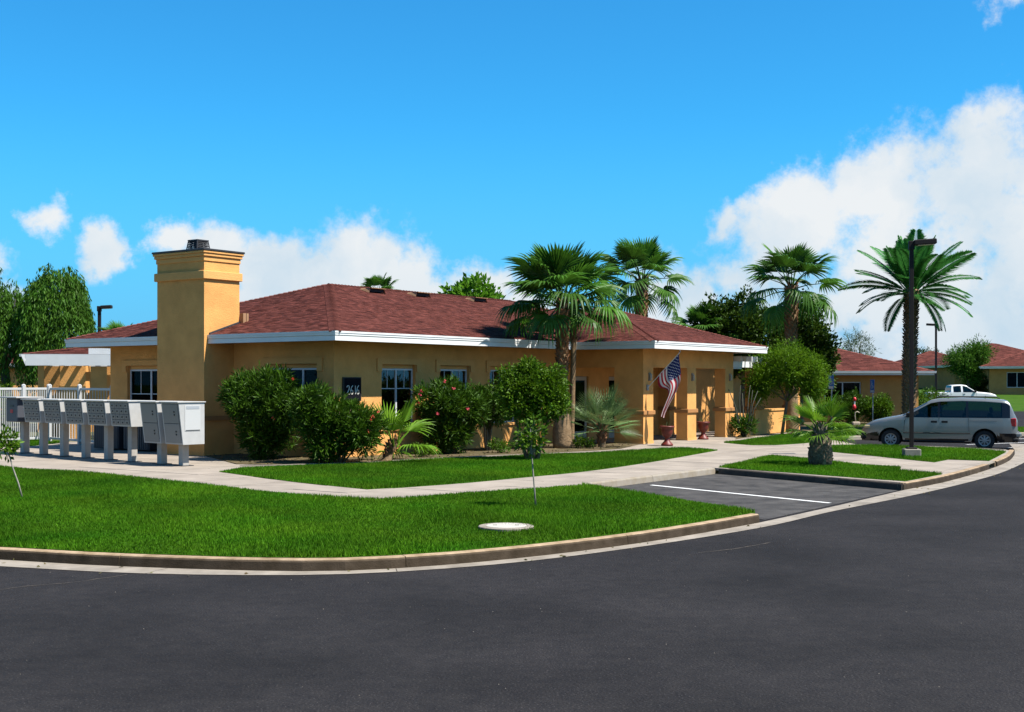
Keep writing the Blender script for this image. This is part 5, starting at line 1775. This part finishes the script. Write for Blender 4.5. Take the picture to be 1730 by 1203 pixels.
def lamp_post(label, loc, H, rotz, base=True, head=.62, r=.055):
    t = thing('lamp_post', label, 'lamp post', loc, rotz, 'lamp posts')
    zb = 0
    if base:
        MB().bbox(-.23, .23, -.23, .23, -.03, .22, .02).build('footing', mat('footing_concrete', (.22, .20, .16), .85, var=.15, bump=.3), t)
        MB().bbox(-.14, .14, -.14, .14, .221, .27, .01).build('base_plate', M_bronze, t); zb = .27
    MB().bbox(-r, r, -r, r, zb, H, .008).build('pole', M_bronze, t)
    MB().bbox(-r - .03, r + .02, -r - .02, r + .02, H - .22, H + .03, .01).build('bracket', M_bronze, t)
    Mx = Matrix.Translation((r, 0, H - .02)) @ Matrix.Rotation(-.06, 4, 'Y')
    hd = MB().bbox(0, head, -.17, .17, -.08, .07, .02, M=Mx).build('lamp_head', M_bronze, t)
    MB().box(.12, head - .06, -.12, .12, -.088, -.081, M=Mx).build('lens', mat('lamp_lens', (.45, .45, .42), .3), hd)
    return t


c = P(1540, 771, .16)
lamp_post('tall dark lamp post on a concrete footing in the lawn before the minivan', (c.x, c.y, .156), 6.15, R(-8))
lamp_post('thin dark lamp post far off beside the white pickup', (30.7, 90, .0), 6.45, R(170), False, .6, .07)
lamp_post('dark lamp post above the roof left of the chimney', (-19.25, 58, .12), 5.68, R(5), False, .5, .07)

# ------------------------------------------------------------------ signs by the right house
M_blue = mat('sign_blue', (.02, .14, .48), .45)
M_signw = mat('sign_white', (.62, .64, .66), .45)
for px, py, ztop, lb, rz in ((1405, 727, 2.45, 'blue accessible parking sign on a thin post right of the palo verde', -74), (1474.5, 722, 2.25, 'pale blue accessible parking sign on a thin post above the minivan bonnet', -82)):
    c = P(px, py, .15)
    t = thing('parking_sign', lb, 'sign', (c.x, c.y, .15), R(rz), 'accessible parking signs')
    MB().bbox(-.02, .02, -.02, .02, -.02, ztop, .004).build('post', mat('sign_post', (.30, .31, .32), .5, metal=.3), t)
    MB().bbox(-.22, .22, -.030, -.021, ztop - .62, ztop, .002).build('plate', M_blue, t)
    sy = MB(); yy = -.034                            # wheelchair symbol and a white text strip
    sy.tube([(-.03, yy, ztop - .10), (-.03, yy, ztop - .26), (.07, yy, ztop - .26), (.12, yy, ztop - .38)], .014, 5)
    sy.tube([(-.02 + .105 * math.cos(a), yy, ztop - .32 + .105 * math.sin(a)) for a in np.linspace(2.2, 6.6, 14)], .012, 5)
    sy.lathe([(.026, yy - .003), (.026, yy + .003)], 10, (-.03, 0, ztop - .07), axis='y')
    sy.tube([(-.03, yy, ztop - .17), (.06, yy, ztop - .17)], .010, 5)
    sy.build('symbol', M_signw, t)
    MB().box(-.18, .18, -.0335, -.0305, ztop - .60, ztop - .50).build('text_strip', M_signw, t)

# red and white garden ornament beside the shrubs
c = P(1446, 718, .17)
t = thing('garden_ornament', 'small red and white ornament on a hooked stake between the shrubs', 'ornament', (c.x, c.y, G))
MB().bbox(-.18, .18, -.14, .14, -.01, .16, .03).build('base', mat('ornament_stone', (.40, .32, .24), .8), t)
MB().tube([(0, 0, .16), (-.05, 0, .45), (-.03, 0, .62), (.08, 0, .66), (.17, 0, .60)], .025, 7).build('hook', mat('ornament_pale', (.42, .36, .27), .7), t, smooth=True)
MB().lathe([(0, .74), (.08, .78), (.10, .88), (.06, 1.0), (0, 1.02)], 12, (-.08, 0, 0)).build('lower_ball', mat('ornament_red', (.48, .015, .02), .4), t, smooth=True)
MB().tube([(-.07, 0, 1.0), (-.06, 0, 1.18)], .035, 7).build('neck', M_signw, t)
MB().lathe([(0, 1.16), (.075, 1.20), (.09, 1.28), (.05, 1.36), (0, 1.38)], 12, (-.06, 0, 0)).build('upper_ball', MATS['ornament_red'], t, smooth=True)

# ------------------------------------------------------------------ urns by the porch
M_terra = mat('red_urn', (.12, .014, .007), .5, var=.18, vscale=10, spec=.4, coord='obj')
for px, py, lb, sd in ((1127, 753, 'red pedestal urn by the first porch pier under the flag', 1), (1188, 742.5, 'red pedestal urn by the second porch column', 2)):
    c = P(px, py, .16)
    t = thing('pedestal_urn', lb, 'planter', (c.x, c.y, .16), 0, 'red urns by the porch')
    MB().lathe([(.20, 0), (.20, .05), (.17, .08), (.10, .16), (.075, .24), (.085, .28), (.14, .31), (.185, .42), (.20, .56), (.205, .60), (.25, .61), (.255, .66), (.22, .66), (.20, .60), (.0, .58)], 26).build('urn', M_terra, t, smooth=True)
    m = MB(); rr = random.Random(sd)
    for k in range(12):
        a = rr.uniform(0, 6.28); q = rr.uniform(.04, .16); h = rr.uniform(.12, .34)
        p = Vector((math.cos(a) * .05, math.sin(a) * .05, .58)); tip = p + Vector((math.cos(a) * q, math.sin(a) * q, h)); s = Vector((-math.sin(a), math.cos(a), 0)) * .012
        m.face([p - s, p + s, p.lerp(tip, .6) + s, tip]); m.face([p - s, p.lerp(tip, .6) + s, tip, p.lerp(tip, .6) - s])
    m.build('plant', leafmat('urn_plant', (.10, .11, .03)), t)

# ------------------------------------------------------------------ flag on the first porch pier
ft = thing('flag', 'United States flag hanging from a slanted white pole on the first porch pier', 'flag', hl(PX0 + .25, PY - .002, 1.95), HOUSE_ROT)
MB().bbox(-.05, .05, -.05, -.001, -.10, .10, .008).build('bracket', mat('bracket_grey', (.3, .29, .27), .5), ft)
tipv = Vector((0.14, -1.20, 1.20))
MB().tube([(0, -.03, 0), tuple(tipv)], .014, 8).build('pole', mat('pole_white', (.55, .53, .48), .5), ft)
MB().lathe([(0, 0), (.025, .01), (.03, .035), (0, .07)], 10, tuple(tipv)).build('finial', M_metal_dark, ft)
FA, FB = tipv * .33, tipv * .965
HO = (FB - FA).length
NS, NT = 39, 46


def flag_pt(s, t_, off=0.0):
    q = min(1.0, t_ / .75); k = q * q * (3 - 2 * q)
    w = max(0.0, (t_ - .42) / .58); w = w * w * (3 - 2 * w)
    c0 = .95 - .80 * w                                  # the cloth gathers under the tip, then swings back in
    along = FA.lerp(FB, s * (1 - .74 * k) + c0 * .74 * k)
    drop = 1.72 * t_ * (.80 + .20 * (1 - s) * .2 + .2 * s)
    top = FA.lerp(FB, s)
    z = top.z * (1 - k) + along.z * k - drop
    y = top.y * (1 - k) + along.y * k + .05 * math.sin(t_ * 5 + s * 3) * t_
    x = along.x + .10 * math.sin(s * 8.5 + t_ * 2.0) * min(1, t_ * 1.6) + .32 * k * (s - .25) * (1 - w) + off
    return Vector((x, y, z))


m = MB()
for i in range(NS):
    for j in range(NT):
        s0, s1 = i / NS, (i + 1) / NS; t0, t1 = j / NT, (j + 1) / NT
        stripe = int((1 - (s0 + s1) / 2) * 13)           # stripe 0 lies at the tip of the pole
        canton = stripe < 7 and (t0 + t1) / 2 < .40
        mi = 2 if canton else (0 if stripe % 2 == 0 else 1)
        m.face([flag_pt(s0, t0), flag_pt(s1, t0), flag_pt(s1, t1), flag_pt(s0, t1)], mi=mi)
cloth = m.build('cloth', [mat('flag_red', (.36, .012, .025), .8, transl=.25), mat('flag_white', (.62, .60, .58), .8, transl=.25), mat('flag_blue', (.012, .018, .10), .8, transl=.2)], ft, smooth=True)
st = MB()
for r in range(9):
    for q in range(6 if r % 2 == 0 else 5):
        s = 1 - (r + 1) / 10 * 7 / 13
        t_ = (.40 / 12) * (1 + 2 * q + (0 if r % 2 == 0 else 1))
        for off in (-.006, .006):
            pts = []
            for k in range(10):
                a = k * PI / 5; rr_ = (.5 if k % 2 else 1.0) * .022
                pts.append(flag_pt(s + rr_ * math.cos(a) / HO, t_ + rr_ * math.sin(a) / 1.72, off))
            st.face(pts)
st.build('star', mat('star_white', (.7, .7, .7), .8), ft)

# ------------------------------------------------------------------ vehicles
M_rubber = mat('tyre_rubber', (.016, .016, .017), .85)
M_rim = mat('wheel_silver', (.30, .29, .28), .45, metal=.2)
M_plastic = mat('dark_plastic', (.010, .010, .011), .65, spec=.2)
M_chrome = mat('chrome', (.6, .6, .6), .15, metal=1.0)
M_redl = mat('tail_lamp_red', (.35, .008, .01), .25, coat=.6)
M_amber = mat('head_lamp', (.50, .38, .20), .2, coat=.8)
M_carglass = glass('car_glass', (.22, .28, .29), .02, 1.0)
M_pillar = mat('gloss_black', (.006, .006, .007), .10, spec=.4)
M_seat = mat('seat_cloth', (.035, .036, .04), .9)


def interp(x, tab):
    return float(np.interp(x, [p[0] for p in tab], [p[1] for p in tab]))


def car_shell(t, xs, ztop, width, axles, R_arch, belt, lean, floor, paint, glass_cells, pillar_cells, wind, rearwin, r_edge=.09, dark=None):
    """Lofted body: stations xs, front +x. Faces are sorted into paint, dark pillars and glass panes."""
    nb, ng = 8, 3                                   # rows below and above the belt line
    rows = []
    for x in xs:
        zt = interp(x, ztop); W = interp(x, width)
        zl = floor
        for ax, az in axles:
            dx = x - ax
            if abs(dx) < R_arch: zl = max(zl, az + math.sqrt(R_arch ** 2 - dx * dx))
        r = min(r_edge, .5 * max(.02, zt - zl))
        zs = zt - r
        bl = min(belt, zs)

        def yw(z):
            if z <= belt: return W * (1 - .10 * ((z - .62 * belt) / belt) ** 2 * (1.7 if z < .62 * belt else .8))
            return W * (1 - .10 * (.38) ** 2 * .8) - (z - belt) * lean
        pr = []
        for k in range(nb + 1): z = zl + (bl - zl) * k / nb; pr.append((yw(z), z))
        for k in range(1, ng + 1): z = bl + (zs - bl) * k / ng; pr.append((yw(z), z))
        ye = pr[-1][0]
        pr += [(ye - .3 * r, zs + .68 * r), (ye - r, zs + .95 * r), (ye * .55, zt + .012), (0, zt + .02)]
        rows.append(pr)
    n = len(rows[0])
    body, pill, gl = MB(), MB(), {}
    for i in range(len(xs) - 1):
        xm = (xs[i] + xs[i + 1]) / 2
        for k in range(n - 1):
            for sgn in (1, -1):
                q = [(xs[i], sgn * rows[i][k][0], rows[i][k][1]), (xs[i + 1], sgn * rows[i + 1][k][0], rows[i + 1][k][1]),
                     (xs[i + 1], sgn * rows[i + 1][k + 1][0], rows[i + 1][k + 1][1]), (xs[i], sgn * rows[i][k + 1][0], rows[i][k + 1][1])]
                if sgn > 0: q = q[::-1]
                key = None
                if nb <= k < nb + ng:
                    for gi, (a, b) in enumerate(glass_cells):
                        if a < xm < b: key = ('side', gi, sgn)
                    if key is None and any(a < xm < b for a, b in pillar_cells): key = 'pillar'
                elif k >= nb + ng + 1:
                    if wind[0] < xm < wind[1]: key = ('wind', 0, 0)
                    if rearwin and rearwin[0] < xm < rearwin[1]: key = ('rear', 0, 0)
                if key is None and dark and dark(xm, sum(p[2] for p in q) / 4): key = 'pillar'
                if key is None: body.face(q)
                elif key == 'pillar': pill.face(q)
                else: gl.setdefault(key, MB()).face(q)
    for i in (0, len(xs) - 1):
        pts = [(xs[i], y, z) for y, z in rows[i]] + [(xs[i], -y, z) for y, z in reversed(rows[i][:-1])]
        body.face(pts if i else pts[::-1])
    for i in range(len(xs) - 1):                      # underside
        a, b = rows[i][0], rows[i + 1][0]
        pill.face([(xs[i], a[0], a[1]), (xs[i], -a[0], a[1]), (xs[i + 1], -b[0], b[1]), (xs[i + 1], b[0], b[1])])

    def weld(mb, name, mt, smooth=True):
        me = mb.mesh(name, mt, smooth)
        bm = bmesh.new(); bm.from_mesh(me); bmesh.ops.remove_doubles(bm, verts=bm.verts, dist=.0008); bmesh.ops.recalc_face_normals(bm, faces=bm.faces); bm.to_mesh(me); bm.free()
        return me
    bo = link('body', weld(body, 'car_body', paint), t)
    if pill.f: link('pillar', weld(pill, 'car_pillar', M_pillar, False), t)
    for key, mb in gl.items():
        link({'side': 'window', 'wind': 'windscreen', 'rear': 'rear_window'}[key[0]], weld(mb, 'car_glass', M_carglass), t)
    def yside(x, z):
        W = interp(x, width)
        if z <= belt: return W * (1 - .10 * ((z - .62 * belt) / belt) ** 2 * (1.7 if z < .62 * belt else .8))
        return W * (1 - .10 * (.38) ** 2 * .8) - (z - belt) * lean
    return yside


def wheel(t, x, y, z, r, w, holes=8):
    s = 1 if y > 0 else -1
    ty = MB(); ty.lathe([(r * .62, -w / 2), (r * .92, -w / 2), (r, -w * .36), (r, w * .36), (r * .92, w / 2), (r * .62, w / 2), (r * .60, w * .2)], 30, axis='y')
    wo = ty.build('wheel', M_rubber, t, smooth=False, loc=(x, y, z))
    rm = MB(); yo = s * w * .40
    ro, ri, rc = r * .62, r * .50, r * .20
    n = holes * 4
    def ring(ra, rb, ya, yb):
        for k in range(n):
            a, b = 2 * PI * k / n, 2 * PI * (k + 1) / n
            rm.face([(ra * math.cos(a), ya, ra * math.sin(a)), (rb * math.cos(a), yb, rb * math.sin(a)), (rb * math.cos(b), yb, rb * math.sin(b)), (ra * math.cos(b), ya, ra * math.sin(b))])
    ring(ro, ri, yo, yo - s * .01); ring(rc, 0.001, yo + s * .01, yo + s * .015)
    for k in range(holes):
        a = 2 * PI * k / holes; d = PI / holes * .55
        rm.face([(rc * math.cos(a - d * 1.6), yo + s * .01, rc * math.sin(a - d * 1.6)), (ri * math.cos(a - d), yo - s * .01, ri * math.sin(a - d)),
                 (ri * math.cos(a + d), yo - s * .01, ri * math.sin(a + d)), (rc * math.cos(a + d * 1.6), yo + s * .01, rc * math.sin(a + d * 1.6))])
    rm.build('rim', M_rim, wo)
    MB().lathe([(r * .61, -.01), (r * .61, .01)], 24, (0, s * w * .18, 0), axis='y').build('hub', M_plastic, wo)
    return wo


def seam(t, pts, yside, wdt=.008, both=True, name='seam', mt=None, prd=.004):
    for s in ((1, -1) if both else (-1,)):
        m = MB()
        m.tube([(x, s * (yside(x, z) + prd - wdt * .5), z) for x, z in pts], wdt, 4)
        m.build(name, mt or M_plastic, t)


def silver(name, c):
    return mat(name, c, .32, spec=.5, metal=.45, coat=.8)


# minivan, nose towards -X in the site, seen from its left... the side with +y of its own frame
vr, vf = Vector((15.96, 41.95, 0)), Vector((13.10, 43.0, 0))
vd = (vf - vr).normalized()
va = math.atan2(vd.y, vd.x)
side_n = Vector((-vd.y, vd.x, 0))                  # own +y (left side), which faces the lamp post
mid = (vr + vf) / 2 - side_n * (.80)
van = thing('minivan', 'silver minivan parked behind the lamp post, dark side trim and roof rack', 'minivan', (mid.x, mid.y, 0.0), va)
M_vanpaint = silver('van_paint', (.20, .205, .195))
AX = [(1.52, .33), (-1.51, .33)]
xs = sorted(set([2.50, 2.47, 2.42, 2.34, 2.2, 2.05, 1.95] + [round(1.52 + .40 * math.cos(a), 3) for a in np.linspace(0, PI, 13)] + [1.05, .95, .8, .62, .45, .32, .2, .08, -.02, -.10, -.3, -.6, -.8, -.92, -1.0] +
                [round(-1.51 + .40 * math.cos(a), 3) for a in np.linspace(0, PI, 13)] + [-1.98, -2.06, -2.14, -2.24, -2.31, -2.38, -2.45, -2.50, -2.53, -2.55]))
ZT = [(-2.55, .98), (-2.53, 1.06), (-2.50, 1.12), (-2.45, 1.24), (-2.38, 1.42), (-2.31, 1.57), (-2.24, 1.645), (-2.1, 1.68), (-1.5, 1.725), (-.8, 1.74), (-.1, 1.715), (.2, 1.66), (.32, 1.60), (.95, 1.245), (1.12, 1.155), (1.3, 1.115), (1.7, 1.04), (2.05, .955), (2.3, .85), (2.42, .76), (2.47, .68), (2.50, .60)]
WD = [(-2.55, .78), (-2.5, .86), (-2.4, .92), (-2.1, .96), (-1, .975), (1.2, .97), (1.8, .945), (2.2, .87), (2.4, .78), (2.5, .66)]
ys = car_shell(van, xs, ZT, WD, AX, .40, 1.08, .30, .26, M_vanpaint, [(.02, 1.06), (-.92, -.10), (-2.06, -1.02)], [(-2.31, .02)], (.32, 1.12), (-2.45, -2.31), dark=lambda x, z: (z < .54 and (x > 1.90 or x < -1.90)) or z < .33)
for x, z in AX:
    for s in (-1, 1):
        wheel(van, x, s * .80, .325, .325, .21)
        MB().box(x - .42, x + .42, min(s * .56, s * .66), max(s * .56, s * .66), .22, .74).build('wheel_well', M_plastic, van)
seam(van, [(-.06, .34), (-.06, 1.07)], ys); seam(van, [(1.08, .62), (1.06, .95), (1.0, 1.1)], ys); seam(van, [(-1.02, .62), (-1.0, 1.07)], ys)
seam(van, [(-1.02, .98), (-1.9, .98)], ys, .004)
seam(van, [(1.10, .56), (.5, .555), (-.4, .55), (-1.05, .555)], ys, .022, name='side_moulding', prd=.012)
seam(van, [(1.10, .275), (-.2, .27), (-1.08, .275)], ys, .05, name='sill_trim', prd=.01)
for s in (-1, 1):
    for hx in (.10, -.24):
        MB().bbox(hx - .10, hx + .10, s * ys(hx, .94) - .012, s * ys(hx, .94) + .03 * s if s > 0 else s * ys(hx, .94) + .012, .905, .975, .006).build('door_handle', M_plastic, van)
    y_ = s * ys(.95, 1.1)
    MB().bbox(.86, 1.0, min(y_, y_ + s * .20), max(y_, y_ + s * .20), 1.09, 1.24, .02).build('mirror', M_plastic, van)
    yl = s * ys(-2.38, .9)
    MB().bbox(-2.50, -2.31, min(yl - s * .10, yl + s * .005), max(yl - s * .10, yl + s * .005), .80, 1.08, .02).build('tail_lamp', M_redl, van)
    yh = s * ys(2.22, .78)
    MB().bbox(2.12, 2.40, min(yh - s * .16, yh + s * .008), max(yh - s * .16, yh + s * .008), .70, .80, .02).build('head_lamp', M_amber, van)
    rk = MB(); rk.tube([(.05, s * .62, 1.74), (-.05, s * .62, 1.785), (-1.9, s * .62, 1.775), (-2.0, s * .62, 1.72)], .020, 6); rk.build('roof_rail', M_plastic, van)
for cx in (-.35, -1.55): MB().tube([(cx, -.62, 1.785), (cx, 0, 1.80), (cx, .62, 1.785)], .018, 6).build('cross_bar', M_plastic, van)
MB().bbox(-2.68, -2.42, -.84, .84, .42, .60, .05).build('rear_bumper', M_vanpaint, van)
MB().bbox(-2.60, -2.0, -.90, .90, .27, .43, .05).build('rear_bumper_skirt', M_plastic, van)
MB().bbox(2.05, 2.53, -.80, .80, .28, .56, .07).build('front_bumper', M_plastic, van)
MB().bbox(2.44, 2.515, -.45, .45, .60, .70, .02).build('grille', M_plastic, van)
MB().box(-2.3, 1.1, -.80, .80, .38, .42).build('floor_pan', M_seat, van)
MB().bbox(.75, 1.25, -.78, .78, .42, 1.08, .06).build('dashboard', M_seat, van)
for sx in (.0, -.85, -1.65):
    for s in (-1, 1):
        se = MB(); se.bbox(sx - .02, sx + .48, s * .42 - .24, s * .42 + .24, .42, .72, .06); se.bbox(sx - .14, sx + .04, s * .42 - .23, s * .42 + .23, .66, 1.22, .06); se.bbox(sx - .13, sx - .03, s * .42 - .12, s * .42 + .12, 1.24, 1.42, .03)
        se.build('seat', M_seat, van)
MB().lathe([(.17, -.01), (.19, 0), (.17, .01)], 18, (.58, .42, 1.0), axis='y').build('steering_wheel', M_plastic, van)

# white pickup far behind the van
pk = thing('pickup_truck', 'white pickup truck parked far behind the minivan', 'pickup truck', (40.7, 113.0, .08), R(-3), 'parked vehicles'); pk.scale = (1.06, 1.06, 1.04)
M_truck = mat('truck_white', (.62, .62, .62), .35, spec=.5, coat=.6)
AX2 = [(1.85, .38), (-1.85, .38)]
xs2 = sorted(set([2.85, 2.8, 2.7, 2.4] + [round(1.85 + .48 * math.cos(a), 3) for a in np.linspace(0, PI, 11)] + [1.25, 1.1, .9, .7, .5, .35, .25, .0, -.05, -.15, -.45, -.8, -.9, -.96, -1.0, -1.04] + [round(-1.85 + .48 * math.cos(a), 3) for a in np.linspace(0, PI, 11)] + [-2.5, -2.8, -2.85]))
ZT2 = [(-2.85, 1.22), (-1.04, 1.22), (-1.0, 1.30), (-.96, 1.62), (-.9, 1.80), (-.7, 1.86), (.0, 1.88), (.25, 1.84), (.35, 1.79), (1.1, 1.30), (1.25, 1.26), (2.0, 1.19), (2.6, 1.10), (2.8, .98), (2.85, .85)]
WD2 = [(-2.85, .93), (-2.7, .96), (2.2, .96), (2.6, .92), (2.85, .84)]
ys2 = car_shell(pk, xs2, ZT2, WD2, AX2, .48, 1.22, .34, .40, M_truck, [(.02, 1.1), (-.80, -.10)], [], (.35, 1.1), (-1.0, -.9))
for x, z in AX2:
    for s in (-1, 1):
        wheel(pk, x, s * .80, .38, .38, .25)
        MB().box(x - .5, x + .5, min(s * .52, s * .64), max(s * .52, s * .64), .3, .88).build('wheel_well', M_plastic, pk)
seam(pk, [(-.04, .5), (-.04, 1.2)], ys2, .012); seam(pk, [(1.15, .55), (1.1, 1.2)], ys2, .012); seam(pk, [(-1.02, .5), (-1.02, 1.2)], ys2, .015)
for s in (-1, 1):
    MB().bbox(.02, .16, s * ys2(.1, 1.08) - .03, s * ys2(.1, 1.08) + .03, 1.04, 1.10, .006).build('door_handle', M_plastic, pk)
    y_ = s * ys2(1.0, 1.2)
    MB().bbox(.92, 1.06, min(y_, y_ + s * .22), max(y_, y_ + s * .22), 1.20, 1.40, .02).build('mirror', M_plastic, pk)
    yl = s * .88
    MB().bbox(-2.88, -2.80, yl - .06, yl + .06, .82, 1.12, .01).build('tail_lamp', M_redl, pk)
MB().bbox(-3.02, -2.84, -.90, .90, .48, .66, .03).build('rear_bumper', M_chrome, pk)
MB().bbox(2.78, 2.98, -.88, .88, .46, .68, .04).build('front_bumper', M_chrome, pk)
MB().box(-.9, 1.1, -.8, .8, .55, .6).build('floor_pan', M_seat, pk)
MB().bbox(-.78, -.3, -.75, .75, .6, 1.5, .06).build('seat', M_seat, pk)
